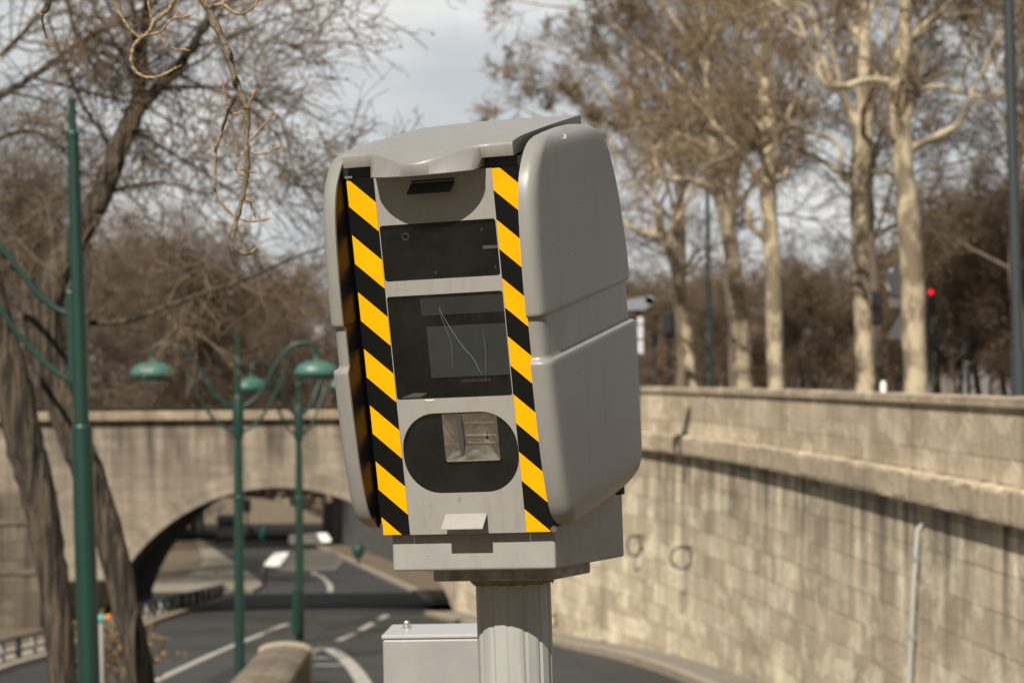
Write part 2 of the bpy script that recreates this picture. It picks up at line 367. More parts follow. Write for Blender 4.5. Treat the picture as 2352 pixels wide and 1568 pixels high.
# pavement along the quay wall: a real step with a kerb
WALLP = [(7.0, 16), (6.75, 24), (6.35, 32), (5.75, 43), (4.95, 53), (3.85, 61), (2.0, 68), (-.35, 77.8), (-1.9, 85.5)]
wall_c = curve([(a, b, 0) for a, b in WALLP], 14)
def offset(P, d):
    out = []
    for i, p in enumerate(P):
        t = (P[min(i + 1, len(P) - 1)] - P[max(i - 1, 0)]).normalized(); out.append(p + Vector((-t.y, t.x, 0)) * d)
    return out
def raised(name, inner, outer, h, m):
    q = MB(); rows = []
    for a, b in zip(inner, outer):
        rows.append([(a.x, a.y, gz(a.y) + h), (b.x, b.y, gz(b.y) + h), (b.x, b.y, gz(b.y) - .05)])
    q.grid(rows); return tagk(q.build(name, m))
raised('pavement', offset(wall_c, -.2), offset(wall_c, .98), .13, M_pave)
raised('kerb', offset(wall_c, .98), offset(wall_c, 1.25), .142, M_kerb)
ground_line('gutter', [(1262, 1478), (1320, 1516), (1420, 1560), (1520, 1590)], .3, M_asphalt, .006)
# pavement on the far side of the bridge, right and left of the road
rr = curve([(-3.2, 90, 0), (-4.3, 105, 0), (-7.2, 130, 0), (-13.4, 184, 0), (-20, 240, 0)], 8)
raised('pavement', [p + Vector((2.6, 0, 0)) for p in rr], [p + Vector((.35, 0, 0)) for p in rr], .13, M_earth)
raised('kerb', [p + Vector((.35, 0, 0)) for p in rr], rr, .14, M_kerb)
def flat(name, px, m, h):
    q = MB(); P = [gpt(*p) for p in px]
    q.add([(p.x, p.y, gz(p.y) + h) for p in P] + [(p.x, p.y, gz(p.y) - .1) for p in P],
          [tuple(range(len(P)))] + [(i, (i + 1) % len(P), (i + 1) % len(P) + len(P), i + len(P)) for i in range(len(P))])
    return tagk(q.build(name, m))
flat('path', [(300, 1394), (340, 1390), (420, 1376), (520, 1352), (580, 1362), (604, 1348), (590, 1332), (545, 1300), (500, 1268), (462, 1241), (450, 1242), (470, 1290), (430, 1330), (340, 1345), (280, 1352), (150, 1372)], M_path, .12)
# earth bank on the river side, beyond the bridge
q = MB(); rows = []
for Y in np.linspace(104, 260, 14):
    x0 = -24 - (Y - 104) * .13; rows.append([(x0 - d, Y, gz(Y) + .02 + hgt + .35 * math.sin(Y * .7 + d)) for d, hgt in ((-3.5, -.2), (0, .7), (3, 2.6), (6, 4.4), (12, 5.2), (40, 5.4))])
q.grid(rows); tagk(q.build('bank', M_earth, smooth=60))

# upper street behind the quay wall
RWP = [(1.0, 97.6, 0), (0, 105, 0), (-3.4, 130, 0), (-10.8, 184, 0), (-17.5, 240, 0), (-20.5, 262, 0)]
terr = [(p.x + .45, p.y) for p in offset(wall_c, -.0)] + [(4, 97)] + [(p.x + .5, p.y) for p in curve(RWP, 4)] + [(-20, 330), (400, 330), (400, 16)]
TZ = EZ - 1.5
q = MB(); n = len(terr)
q.add([(a, b, TZ) for a, b in terr] + [(a, b, gz(b) - .5) for a, b in terr], [tuple(range(n))] + [(i, (i + 1) % n, (i + 1) % n + n, i + n) for i in range(n)])
tagk(q.build('upper_street', M_pave))

# ------------------------------------------------------------------ quay wall
wall = empty('quay_wall', (wall_c[0].x, wall_c[0].y, 0), 'long curved quay wall of pale stained limestone blocks with heavy cornice and parapet', 'wall')
wl = wall.location
def wall_sweep(name, prof, m, jit=0, seed=0, npp=14):
    """prof: list of (offset towards the road, z or None for the foot)"""
    P = curve([(a, b, 0) for a, b in WALLP], npp)
    rng = np.random.default_rng(seed); V = []; UV = []; s = 0; n = len(prof)
    for i, p in enumerate(P):
        if i: s += (P[i] - P[i - 1]).length
        t = (P[min(i + 1, len(P) - 1)] - P[max(i - 1, 0)]).normalized(); nn = Vector((-t.y, t.x, 0)); acc = 0; pr = None
        for k, (o, z) in enumerate(prof):
            zz = gz(p.y) - .3 if z is None else z
            dz = rng.uniform(-jit, jit) * (1 if z is not None and 0 < k < n - 1 and prof[k][0] != prof[k - 1][0] else 0) if jit else 0
            c = p + nn * (o + dz * .6); V.append((c.x - wl.x, c.y - wl.y, zz + dz))
            UV.append((s, zz + o * .6))
    F = [(i * n + j, (i + 1) * n + j, (i + 1) * n + j + 1, i * n + j + 1) for i in range(len(P) - 1) for j in range(n - 1)]
    return arr_mesh(name, np.array(V), np.array(F), m, parent=wall, smooth=False, uv=np.array(UV))
zc = EZ - 1.52
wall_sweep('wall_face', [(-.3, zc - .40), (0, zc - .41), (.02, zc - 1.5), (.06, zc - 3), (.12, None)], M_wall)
wall_sweep('cornice', [(-.02, zc + .035), (.03, zc + .03), (.15, zc + .01), (.175, zc - .015), (.185, zc - .06), (.19, zc - .36), (.18, zc - .42), (.13, zc - .45), (-.05, zc - .44)], M_cornice, .020, 3, 40)
wall_sweep('parapet', [(-.38, zc - .3), (-.38, EZ - .47), (.0, EZ - .47), (0, zc + .05)], M_parapet)
wall_sweep('coping', [(-.43, EZ - .47), (-.43, EZ - .36), (-.38, EZ - .345), (.0, EZ - .345), (.05, EZ - .37), (.05, EZ - .47), (-.02, EZ - .475)], M_cornice, .008, 5, 30)

# pipe on the wall, mooring rings
def on_wall(x, y, lo=20, hi=84):             # the point of the wall face the photo's pixel shows
    d = ray(x, y); best = None
    P = curve([(a, b, 0) for a, b in WALLP], 40)
    for i in range(len(P) - 1):
        e = (P[i].x / P[i].y) - d.x; f = (P[i + 1].x / P[i + 1].y) - d.x
        if e * f <= 0:
            k = e / (e - f); p = P[i].lerp(P[i + 1], k); t = (P[i + 1] - P[i]).normalized()
            best = (Vector((p.x, p.y, EZ + d.z * p.y)), Vector((-t.y, t.x, 0)))
    return best
pp, pn = on_wall(2122, 1215)
p2, _ = on_wall(2112, 1560)
q = MB(); top = pp + pn * .10; bot = Vector((p2.x, p2.y, gz(p2.y) - .1)) + pn * .22
q.tube([top + Vector((0, 0, .12)) - pn * .12, top, top.lerp(bot, .5) + pn * .02, bot], [.028, .032, .032, .032], 10)
pipe = q.build('drainpipe', mat('pipe_grey', (.40, .40, .37), .5), smooth=40)
tag(pipe, 'thin pale grey drainpipe running down the stone quay wall', 'pipe')
q2 = MB()
for k in (.12, .45, .8):
    c = top.lerp(bot, k); q2.tube([c + Vector((0, 0, -.04)), c + Vector((0, 0, .04))], .055, 10)
q2.build_each('pipe_clamp', mat('clamp', (.25, .27, .28), .5), pipe)
rings = [(1595, 1280, 'large dark iron mooring ring hanging by itself below the cornice on the quay wall'),
         (1483, 1253, 'dark iron mooring ring on the quay wall close behind the speed camera base'),
         (1402, 1487, 'small dark iron mooring ring low on the quay wall just over the pavement'),
         (1287, 1425, 'faint mooring ring low on the wall right beside the ribbed camera pole')]
for x, y, lab in rings:
    p, nn = on_wall(x, y); t = Vector((nn.y, -nn.x, 0)); R = .26 if y < 1400 else .17; t = (Vector((1, 0, 0)) if x in (1595, 1402) else (t + nn * .5)).normalized()
    root = empty('mooring_ring', p, lab, 'ring', 'mooring rings on the quay wall')
    q = MB(); q.tube([nn * (.10 + R * .8) + t * (R * math.cos(a)) + Vector((0, 0, R * math.sin(a))) for a in np.linspace(0, 2 * math.pi, 25)], .024, 8, cap=False)
    q.build('ring', M_iron, root, smooth=60)
    q = MB(); q.tube([-nn * .02 + Vector((0, 0, R)), nn * (.14 + R * .8) + Vector((0, 0, R + .01))], .03, 8); q.build('anchor', M_iron, root)

# ------------------------------------------------------------------ stone bridge
def bridge(name, label, Y0, Y1, cx, half, zs, rise, xl, xr, ztop, m, cop=.3):
    root = empty(name, (cx, Y0, zs), label, 'bridge')
    R = (half * half + rise * rise) / (2 * rise); cz = rise - R; n = 40
    arc = [(-half + 2 * half * i / n) for i in range(n + 1)]
    az = [cz + math.sqrt(max(0, R * R - a * a)) for a in arc]
    H = ztop - zs - cop; D = Y1 - Y0
    V = []; UV = []; F = []
    def quad(ps, uvs):
        b = len(V); V.extend(ps); UV.extend(uvs); F.append((b, b + 1, b + 2, b + 3))
    for y in (0, D):
        for x0, x1 in ((xl, -half), (half, xr)):
            quad([(x0, y, -3), (x1, y, -3), (x1, y, H), (x0, y, H)], [(x0, -3), (x1, -3), (x1, H), (x0, H)])
        for i in range(n):
            a, b = arc[i], arc[i + 1]
            quad([(a, y, az[i]), (b, y, az[i + 1]), (b, y, H), (a, y, H)], [(a, az[i]), (b, az[i + 1]), (b, H), (a, H)])
    quad([(xl, 0, H), (xr, 0, H), (xr, D, H), (xl, D, H)], [(xl, 0), (xr, 0), (xr, D), (xl, D)])
    for x in (xl, xr): quad([(x, 0, -3), (x, D, -3), (x, D, H), (x, 0, H)], [(0, -3), (D, -3), (D, H), (0, H)])
    arr_mesh('bridge_face', np.array(V), np.array(F), m, parent=root, smooth=False, uv=np.array(UV))
    V.clear(); UV.clear(); F.clear(); s = 0
    pts = [(-half, -3)] + list(zip(arc, az)) + [(half, -3)]
    for i in range(len(pts) - 1):
        l = math.dist(pts[i], pts[i + 1]); a, b = pts[i], pts[i + 1]
        quad([(a[0], 0, a[1]), (b[0], 0, b[1]), (b[0], D, b[1]), (a[0], D, a[1])], [(s, 0), (s + l, 0), (s + l, D), (s, D)]); s += l
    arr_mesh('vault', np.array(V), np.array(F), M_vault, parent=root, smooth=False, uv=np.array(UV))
    V.clear(); UV.clear(); F.clear()                    # ring of voussoirs, proud of the face
    for i in range(n):
        a, b = (arc[i], az[i]), (arc[i + 1], az[i + 1])
        def out(p, k): d = math.hypot(p[0], p[1] - cz); return (p[0] * (1 + k / d), cz + (p[1] - cz) * (1 + k / d))
        ao, bo = out(a, .62), out(b, .62); u = i * .42
        quad([(a[0], -.03, a[1]), (b[0], -.03, b[1]), (bo[0], -.03, bo[1]), (ao[0], -.03, ao[1])], [(u, 4.3), (u + .42, 4.3), (u + .42, 4.73), (u, 4.73)])
        quad([(ao[0], -.03, ao[1]), (bo[0], -.03, bo[1]), (bo[0], .02, bo[1]), (ao[0], .02, ao[1])], [(u, 0), (u + .42, 0), (u + .42, .05), (u, .05)])
    arr_mesh('arch_ring', np.array(V), np.array(F), m, parent=root, smooth=False, uv=np.array(UV))
    V.clear(); UV.clear(); F.clear()
    for y, sg in ((0, -1), (D, 1)):
        prof = [(y - sg * .35, H + .001), (y + sg * .28, H + .002), (y + sg * .28, H + cop * .8), (y + sg * .22, H + cop), (y - sg * .35, H + cop)]
        for a, b in zip(prof, prof[1:]):
            quad([(xl, *a), (xr, *a), (xr, *b), (xl, *b)], [(xl, a[1]), (xr, a[1]), (xr, b[1] + .1), (xl, b[1] + .1)])
        arr_mesh('coping', np.array(V), np.array(F), M_bridgecop, parent=root, smooth=False, uv=np.array(UV)); V.clear(); UV.clear(); F.clear()
    return root
YB = 85.5
pc = at(640, 1400, YB); zcrown = at(640, 1119, YB).z
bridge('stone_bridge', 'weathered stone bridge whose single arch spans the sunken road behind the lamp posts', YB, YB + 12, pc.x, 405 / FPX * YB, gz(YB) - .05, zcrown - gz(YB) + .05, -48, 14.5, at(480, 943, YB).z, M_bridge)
Y2 = 262
pc = at(545, 1250, Y2)
bridge('stone_bridge', 'smaller pale bridge seen far off through the arch of the nearer stone bridge', Y2, Y2 + 70, pc.x, 265 / FPX * Y2, gz(Y2), at(585, 1141, Y2).z - gz(Y2), -40, 30, at(585, 1085, Y2).z, M_cornice)  # depth stretched out of view to keep the arch inside dark
# retaining wall beyond the bridge on the right of the road
root = empty('retaining_wall', (-1.5, 98, 0), 'streaked retaining wall along the road, shade painted in as dark grey, seen through the bridge arch', 'wall')
V = []; UV = []; s = 0; RW = curve(RWP, 8)
for i, p in enumerate(RW):
    if i: s += (p - RW[i - 1]).length
    for dx, z in ((0, gz(p.y) - .2), (.15, TZ), (.6, TZ), (.6, TZ - .5)):
        V.append((p.x + dx + 1.5, p.y - 98, z)); UV.append((s, z))
F = [(i * 4 + j, (i + 1) * 4 + j, (i + 1) * 4 + j + 1, i * 4 + j + 1) for i in range(len(RW) - 1) for j in range(3)]
M_rwall = stone_mat('grey_shaded_wall', (.085, .086, .083), (.115, .117, .113), (.03, .03, .028), 3.0, .9, .8)  # shade beyond the bridge put into the stone as dark grey
arr_mesh('wall_face', np.array(V), np.array(F), M_rwall, parent=root, smooth=False, uv=np.array(UV))

# low stone parapet with domed coping, in front of the second lamp post
root = empty('stone_parapet', (0, 0, 0), 'low stone parapet with domed weathered coping ending beside the striped road nose', 'parapet')
e0 = at(652, 1484, 52); e1 = at(560, 1600, 40.5); e2 = at(420, 1790, 31)
P = curve([e0, e1, e2], 10); V = []; UV = []; dome = [(-.55, -1.4), (-.55, -.16), (-.52, -.10), (-.40, -.03), (-.2, .01), (0, .025), (.2, .01), (.40, -.03), (.52, -.10), (.55, -.16), (.55, -1.4)]
s = 0; nd = len(dome); rng = np.random.default_rng(4)
for i, p in enumerate(P):
    if i: s += (P[i] - P[i - 1]).length
    t = (P[min(i + 1, len(P) - 1)] - P[max(i - 1, 0)]); t.z = 0; t.normalize(); nn = Vector((-t.y, t.x, 0)); u = 0
    for k, (o, z) in enumerate(dome):
        c = p - nn * o; V.append((c.x, c.y, p.z + z)); UV.append((s, o * .8 + z))
F = [(i * nd + j, (i + 1) * nd + j, (i + 1) * nd + j + 1, i * nd + j + 1) for i in range(len(P) - 1) for j in range(nd - 1)]
M_dome = stone_mat('coping_stone', (.16, .127, .086), (.235, .188, .127), (.045, .036, .026), 2.6, 5.0, .6)
o = arr_mesh('coping', np.array(V), np.array(F), M_dome, parent=root, smooth=False, uv=np.array(UV))
q = MB(); p = P[0]; t = (P[1] - P[0]); t.z = 0; t.normalize(); nn = Vector((-t.y, t.x, 0))
q.add([tuple(p - nn * o_ + Vector((0, 0, z)) - t * .0) for o_, z in dome] + [tuple(p - nn * o_ * 1.06 + Vector((0, 0, z + .03)) - t * .55) for o_, z in dome],
      [tuple(range(nd)), tuple(range(2 * nd - 1, nd - 1, -1))] + [(i, i + 1, i + 1 + nd, i + nd) for i in range(nd - 1)])
q.build('end_stone', mat('pale_end_stone', (.40, .335, .23), .9, noise=(4, .2, (.36, .30, .2))), root)

# ------------------------------------------------------------------ speed camera
YAW, RL, TH, TH0 = .3529, .0340, .1622, -.0172
R0 = Matrix.Rotation(-YAW, 3, 'Z') @ Matrix.Rotation(-RL, 3, 'Y')
R1 = R0 @ Matrix.Rotation(TH0, 3, 'X')
cpos = Vector((-.1771, 6.4, EZ + .2127))
K = Matrix.Rotation(TH - TH0, 4, 'X')          # cabin frame -> root frame
PB = Vector((.0012, .443, -2.98))               # the pole's foot in the radar's own frame
rad = empty('speed_camera', cpos + R1 @ PB, 'grey roadside speed camera with yellow and black striped front on a ribbed grey pole', 'speed camera')
rad.rotation_euler = R1.to_euler()
SH = Matrix.Translation(-PB)                    # frame of the fit -> pole foot
KC = SH @ K
def cab(mb, name, mats, parent=None, **kw): return mb.build(name, mats, parent or rad, xf=KC, **kw)
def cab_each(mb, name, mats, parent=None, **kw): return mb.build_each(name, mats, parent or rad, xf=KC, **kw)

# core
q = MB(); q.prism([(.012, -.628), (.012, .33), (.05, .36), (.40, .365), (.54, .345), (.62, .28), (.69, 0), (.665, -.52), (.55, -.62)], 'x', -.2530, .2530)
body = cab(q, 'body', M_black)
# front panel with three openings
def with_holes(outline, holes, y, th=.003):
    pts = []; edges = []; loops = [outline] + holes
    for lp in loops:
        b = len(pts); pts += [Vector(p) for p in lp]; edges += [(b + i, b + (i + 1) % len(lp)) for i in range(len(lp))]
    r = geometry.delaunay_2d_cdt(pts, edges, [], 1, 1e-6)
    vs, fs = r[0], r[2]
    def inside(p, lp):
        c = False
        for i in range(len(lp)):
            a, b = lp[i], lp[i - 1]
            if (a[1] > p.y) != (b[1] > p.y) and p.x < (b[0] - a[0]) * (p.y - a[1]) / (b[1] - a[1]) + a[0]: c = not c
        return c
    q = MB(); keep = []
    for f in fs:
        c = sum((vs[i] for i in f), Vector((0, 0))) / len(f)
        if not any(inside(c, h) for h in holes): keep.append(f)
    q.add([(v.x, y, v.y) for v in vs], keep)
    for lp in loops:
        n = len(lp); q.add([(p[0], y, p[1]) for p in lp] + [(p[0], y + th, p[1]) for p in lp], [(i, (i + 1) % n, (i + 1) % n + n, i + n) for i in range(n)])
    return q
PW = .1655
w1 = rounded(-.1632, .1625, .0399, .1884, .008); w2 = rounded(-.1634, .1634, -.2762, 0.0, .008)
w3 = rounded(-.1605, .1650, -.5310, -.3155, .098, 10)
q = with_holes([(-PW, -.6415), (PW, -.6415), (PW, .3185), (-PW, .3185)], [w1, w2, w3], 0.0)
panel = cab(q, 'front_panel', M_paint_flat)
def ngon(lp, y, dx=0): q = MB(); q.add([(a, y, b) for a, b in lp], [tuple(range(len(lp)))]); return q
def shrink(lp, k):
    cx = sum(p[0] for p in lp) / len(lp); cy = sum(p[1] for p in lp) / len(lp)
    return [(cx + (a - cx) * k, cy + (b - cy) * k) for a, b in lp]
# dark chambers behind the openings (open towards the glass)
def chamber(lp, d, name='window_recess'):
    n = len(lp); q = MB()
    q.add([(a, .0035, b) for a, b in lp] + [(a, d, b) for a, b in lp], [(i, (i + 1) % n, (i + 1) % n + n, i + n) for i in range(n)] + [tuple(range(n, 2 * n))])
    return cab(q, name, M_inside, panel)
# the core stops short of the chambers: carve it by moving its front back
for v in body.data.vertices:
    pass
for lp in (w1, w2, w3): chamber(lp, .0105)
def window(lp, m, name): return cab(ngon(shrink(lp, .996)[::-1], .0020), name, m, panel, keep=True)   # faces the road
g1 = window(w1, M_glass, 'upper_window'); g2 = window(w2, M_glass, 'camera_window'); g3 = window(w3, M_glassclear, 'flash_window')
# what shows behind the glass
q = MB(); q.prism([(-.062, -.222), (.1600, -.222), (.1600, -.086), (-.062, -.086)], 'y', .0075, .0102); cab(q, 'inner_plate', M_insidegrey, panel)
q = MB(); q.prism([(-.073, -.056), (.1600, -.056), (.1600, -.004), (-.073, -.004)], 'y', .0085, .0103); cab(q, 'inner_plate', mat('inner_plate_dark', (.036, .038, .037), .7), panel)
q = MB(); q.prism([(.022, -.238), (.105, -.238), (.105, -.230), (.022, -.230)], 'y', .0075, .0098); cab(q, 'rusty_strip', M_rust, panel)
q = MB(); q.prism([(-.155, -.2725), (-.10, -.2725), (-.078, -.262), (-.118, -.2605)], 'y', .0075, .0098); cab(q, 'sill', mat('sill_grey', (.16, .14, .125), .7), panel)
q = MB(); q.prism([(.118, .110), (.160, .110), (.160, .118), (.118, .119)], 'y', .0075, .0098); cab(q, 'sill', bpy.data.materials['sill_grey'], panel)
q = MB()
for sx, tz in ((-.095, .155), ): q.tube([(sx + .009 * math.cos(a), .0075, tz + .009 * math.sin(a)) for a in np.linspace(0, 2 * math.pi, 17)], .0016, 6, cap=False)
for sx, tz in ((-.02, .053), (.148, .058), (.12, .158)): q.lathe([(.0035, 0), (.0035, .006)], 8, (sx, .008, tz))
cab_each(q, 'bolt', mat('bolt_brown', (.12, .09, .06), .5), panel)
q = MB()                                        # flash reflector: four crinkled metal flanks round a tube
x0, x1, z0, z1 = -.0425, .1118, -.4445, -.3195; mxx, mz = -.005, -.378
rings_ = []
for k, dep in ((0, .0040), (.35, .0065), (.7, .009), (1, .0100)):
    a0, a1 = x0 + (.012 - x0) * k * .55, x1 + (.055 - x1) * k * .55; b0, b1 = z0 + (-.392 - z0) * k * .7, z1 + (-.375 - z1) * k * .7; ring = []
    for (pa, pb) in (((a0, b0), (a1, b0)), ((a1, b0), (a1, b1)), ((a1, b1), (a0, b1)), ((a0, b1), (a0, b0))):
        for i in range(6):
            t = i / 6; ring.append((pa[0] + (pb[0] - pa[0]) * t, dep + .0006 * math.sin(i * 2.4 + k * 9), pa[1] + (pb[1] - pa[1]) * t))
    rings_.append(ring)
q.grid(rings_, closed=True); q.add(rings_[-1], [tuple(range(24))])
cab(q, 'flash_reflector', M_chrome, panel)
q = MB(); q.tube([(.02, .0035, -.378), (.105, .0035, -.380)], .0014, 8); q.tube([(.024, .0035, -.397), (.106, .0035, -.400)], .0010, 8); q.tube([(.02, .0035, -.344), (.104, .0035, -.346)], .0008, 8)
cab_each(q, 'flash_tube', mat('tube_grey', (.5, .5, .5), .15, metal=.6), panel)
q = MB(); q.prism([(-.006, -.321), (.013, -.321), (.011, -.35), (.014, -.385), (.009, -.43), (.002, -.432), (-.003, -.39), (-.001, -.35)], 'y', .0034, .0046); cab_each(q, 'dark_patch', mat('patch_grey', (.075, .07, .065), .6), panel)  # narrow irregular dark patch across the reflector
q = MB(); q.box(-.039, .109, .0030, .0042, -.4475, -.4445); cab(q, 'reflector_edge', mat('bright_edge', (.75, .75, .74), .25, metal=.8), panel)
# scratches on the glass and wear on the panel
def ribbon(pts, w, y, m, name):
    P = curve([(a, b, 0) for a, b in pts], 6); q = MB(); rows = []
    for i, p in enumerate(P):
        t = (P[min(i + 1, len(P) - 1)] - P[max(i - 1, 0)]).normalized(); k = w / 2 * (.35 + .65 * math.sin(math.pi * (i + .5) / len(P)))
        rows.append([(p.x - t.y * k, y, p.y + t.x * k), (p.x + t.y * k, y, p.y - t.x * k)])
    q.grid(rows); return cab(q, name, m, panel)
def w2p(x, y): return (-.1634 + (x - 128) / 1480 * .3268 - (y - 140) * .000022, -(y - 140 + (x - 128) * .052) / 1310 * .2762)
M_scr = mat('fine_scratch', (.12, .12, .118), .7)
ribbon([w2p(800, 260), w2p(815, 360), w2p(880, 520), w2p(945, 690), w2p(962, 810), w2p(970, 960), w2p(960, 1050)], .0011, .0012, M_scr, 'scratch')
ribbon([w2p(805, 270), w2p(835, 350), w2p(960, 560), w2p(1100, 760), w2p(1230, 910), w2p(1300, 1040), w2p(1340, 1110)], .0009, .0012, mat('scratch_grey', (.20, .28, .275), .8), 'scratch')
ribbon([w2p(1355, 540), w2p(1380, 740), w2p(1392, 920), w2p(1385, 1200)], .0010, .0012, M_scr, 'scratch')
ribbon([(-.085, -.2790), (-.07, -.2800), (-.056, -.2785)], .0045, -.0008, M_chip, 'paint_chip')
ribbon([(-.016, -.541), (-.0125, -.546), (-.016, -.556)], .0028, -.0008, mat('dead_worm', (.22, .13, .05), .8), 'paint_chip')
rng = random.Random(5)
for k in range(14):
    a, b = -.10 + rng.uniform(-.02, .03), -.545 - rng.uniform(0, .085)
    ribbon([(a, b), (a + rng.uniform(-.001, .001), b - .004), (a + rng.uniform(-.002, .002), b - rng.uniform(.008, .018))], rng.uniform(.0009, .0022), -.0007, bpy.data.materials['grey_base_paint'], 'rain_streak')
# folded tabs
def tab(x0, x1, ztop, drop, out, name='drip_tab', m=M_paint_flat):
    q = MB(); th = .0022
    prof = [(-.0003, ztop), (-.0003 - out, ztop - drop), (-.0003 - out, ztop - drop - th), (-.0003, ztop - th * 2)]
    q.prism([(a, b) for a, b in prof], 'x', x0, x1); return cab(q, name, m, panel)
tab(-.058, .0605, -.587, .031, .044)
tab(-.0615, .0605, .294, .025, .038, m=mat('dark_tab', (.05, .05, .047), .5))
q = MB(); q.box(-.0615, .0605, -.0006, .0008, .2955, .3015); cab(q, 'slot', M_dark, panel)
# striped strips: black film panels with the yellow bands in the same mesh
def stripes(xa, xb, tops, lip):
    q = MB(); q.box(xa, xb, .0004, .006, -.6415, .3185)
    lo, hi = -.6405, .3175; sl = -.905
    for tt in tops:
        poly = [(xa, tt), (xb, tt + sl * (xb - xa)), (xb, tt + sl * (xb - xa) - .0765), (xa, tt - .0765)]
        for lim, sg in ((lo, 1), (hi, -1)):        # clip at the panel's ends
            out = []
            for i in range(len(poly)):
                a, b = poly[i], poly[(i + 1) % len(poly)]; da, db = (a[1] - lim) * sg, (b[1] - lim) * sg
                if da >= 0: out.append(a)
                if da * db < 0: k = da / (da - db); out.append((a[0] + (b[0] - a[0]) * k, a[1] + (b[1] - a[1]) * k))
            poly = out
            if not poly: break
        if len(poly) > 2: q.add([(a, -.0002, b) for a, b in poly], [tuple(range(len(poly)))], 1)
    return cab(q, 'warning_strip', [M_blackfilm, M_yellow])
stripes(-.2437, -PW - .0006, [.3215 - .1522 * k for k in range(7)], 1)
stripes(PW + .0006, .2437, [.3375 - .1527 * k for k in range(7)], 1)

# side shells
YF = [(-.634, .10), (-.628, .05), (-.62, .016), (-.6, -.014), (-.575, -.034), (-.54, -.047), (-.48, -.058), (-.40, -.067), (-.30, -.072), (-.185, -.0745), (-.06, -.0745), (.056, -.072), (.13, -.066), (.203, -.057), (.24, -.05), (.276, -.038), (.30, -.026), (.334, .002), (.355, .026), (.37, .050), (.383, .085), (.389, .13), (.394, .21), (.398, .30)]
YBk = [(-.634, .20), (-.632, .35), (-.622, .53), (-.614, .60), (-.598, .652), (-.57, .683), (-.53, .697), (-.3, .728), (-.185, .742), (-.06, .748), (.022, .746), (.12, .73), (.213, .708), (.31, .662), (.347, .622), (.372, .583), (.388, .545), (.393, .50), (.396, .46), (.398, .42)]
def shell(sg):
    rows = []; ts = [-.634, -.631, -.626, -.618, -.608, -.596, -.58, -.56, -.53, -.48, -.42, -.36, -.30, -.25, -.215, -.198, -.190, -.184, -.180, -.175, -.170, -.165, -.1645, -.12, -.08, -.069, -.0655, -.0625, -.0615, -.058, -.05, -.03, .02, .08, .14, .19, .23, .26, .285, .305, .325, .34, .352, .362, .372, .380, .387, .392, .395, .3965, .398]
    for t in ts:
        yf, yb = interp(t, YF) - .0205, interp(t, YBk) - .042; so = .3010
        e = 0
        if -.166 <= t <= -.066: e = 1
        elif -.186 < t < -.166: e = 1 - (-.166 - t) / .02; e = e * e * (3 - 2 * e)
        elif -.066 < t < -.0605: e = 1 - (t + .066) / .0055
        so += (.008 if t < -.1755 else 0)
        so -= .006 * e; yf += .0125 * e; yb -= .024 * e
        top = .3985; r = .05
        if t > top - r: so = .2555 + (so - .2555) * math.sqrt(max(.03, 1 - ((t - top + r) / r) ** 2))
        if t < -.57: k = (-.57 - t) / .065; so -= .026 * k * k
        ry = min(.046, max(.01, (yb - yf) * .3)); pts = []
        for i in range(9):
            a = math.pi / 2 * i / 8; pts.append((sg * (.2555 + (so - .2555) * math.sin(a) ** .72), yf + ry * (1 - math.cos(a) ** .72), t))
        for i in range(7):
            a = math.pi / 2 * i / 6; pts.append((sg * (.2555 + (so - .2555) * math.cos(a)), yb - ry * (1 - math.sin(a)), t))
        pts.append((sg * .2540, yb - .012, t)); pts.append((sg * .2540, yf + .006, t))
        rows.append(pts)
    q = MB(); q.grid(rows, closed=True); n = len(rows[0])
    for i, f in enumerate(q.f):                       # inner face: black lining
        if i % n in (n - 2, n - 3): q.m[i] = 1
    q.add(rows[0], [tuple(range(n))]); q.add(rows[-1], [tuple(range(n))])
    return cab(q, 'side_shell', [M_paint, M_black], smooth=38)
sL = shell(-1); sR = shell(1)
q = MB(); q.add([(.27, .17, .3985), (.279, .18, .397), (.283, .195, .393), (.278, .20, .396), (.276, .19, .399), (.266, .18, .402)], [(0, 1, 2, 3, 4, 5)])
from mathutils.bvhtree import BVHTree
def mark(o, pxs, name, m):
    me = o.data; bv = BVHTree.FromPolygons([v.co for v in me.vertices], [p.vertices[:] for p in me.polygons])
    M4 = Matrix.Translation(cpos + R1 @ PB) @ R1.to_4x4(); iv = M4.inverted(); o0 = iv @ EYE; vs = []
    for x, y in pxs:
        d = (iv.to_3x3() @ ray(x, y)).normalized(); h = bv.ray_cast(o0, d)
        if h[0] is None: return
        n_ = h[1] if h[1].dot(d) < 0 else -h[1]; vs.append(h[0] + n_ * .0007)
    q = MB(); q.add(vs, [tuple(range(len(vs)))]); return q.build(name, m, o)
M_chipw = mat('white_paint_mark', (.75, .75, .73), .6)
def zb(x, y): return ((1850 + x / 2.7036) * .6272, (420 + y / 2.7036) * .6272)
mark(sR, [zb(*p) for p in ((570, 190), (592, 196), (606, 215), (600, 236), (588, 246), (572, 236), (552, 240), (556, 230), (576, 226), (586, 214))], 'paint_mark', M_chipw)
rng = random.Random(12)
for k in range(16):
    x, y = rng.uniform(1245, 1440), rng.uniform(340, 1120); r_ = rng.uniform(.5, 1.3)
    mark(sR, [(x + r_ * math.cos(a) * rng.uniform(.6, 1.3), y + r_ * math.sin(a) * rng.uniform(.6, 1.6)) for a in (0, 1.2, 2.4, 3.7, 5)], 'paint_chip', M_chipw if k % 3 == 0 else M_dirt)
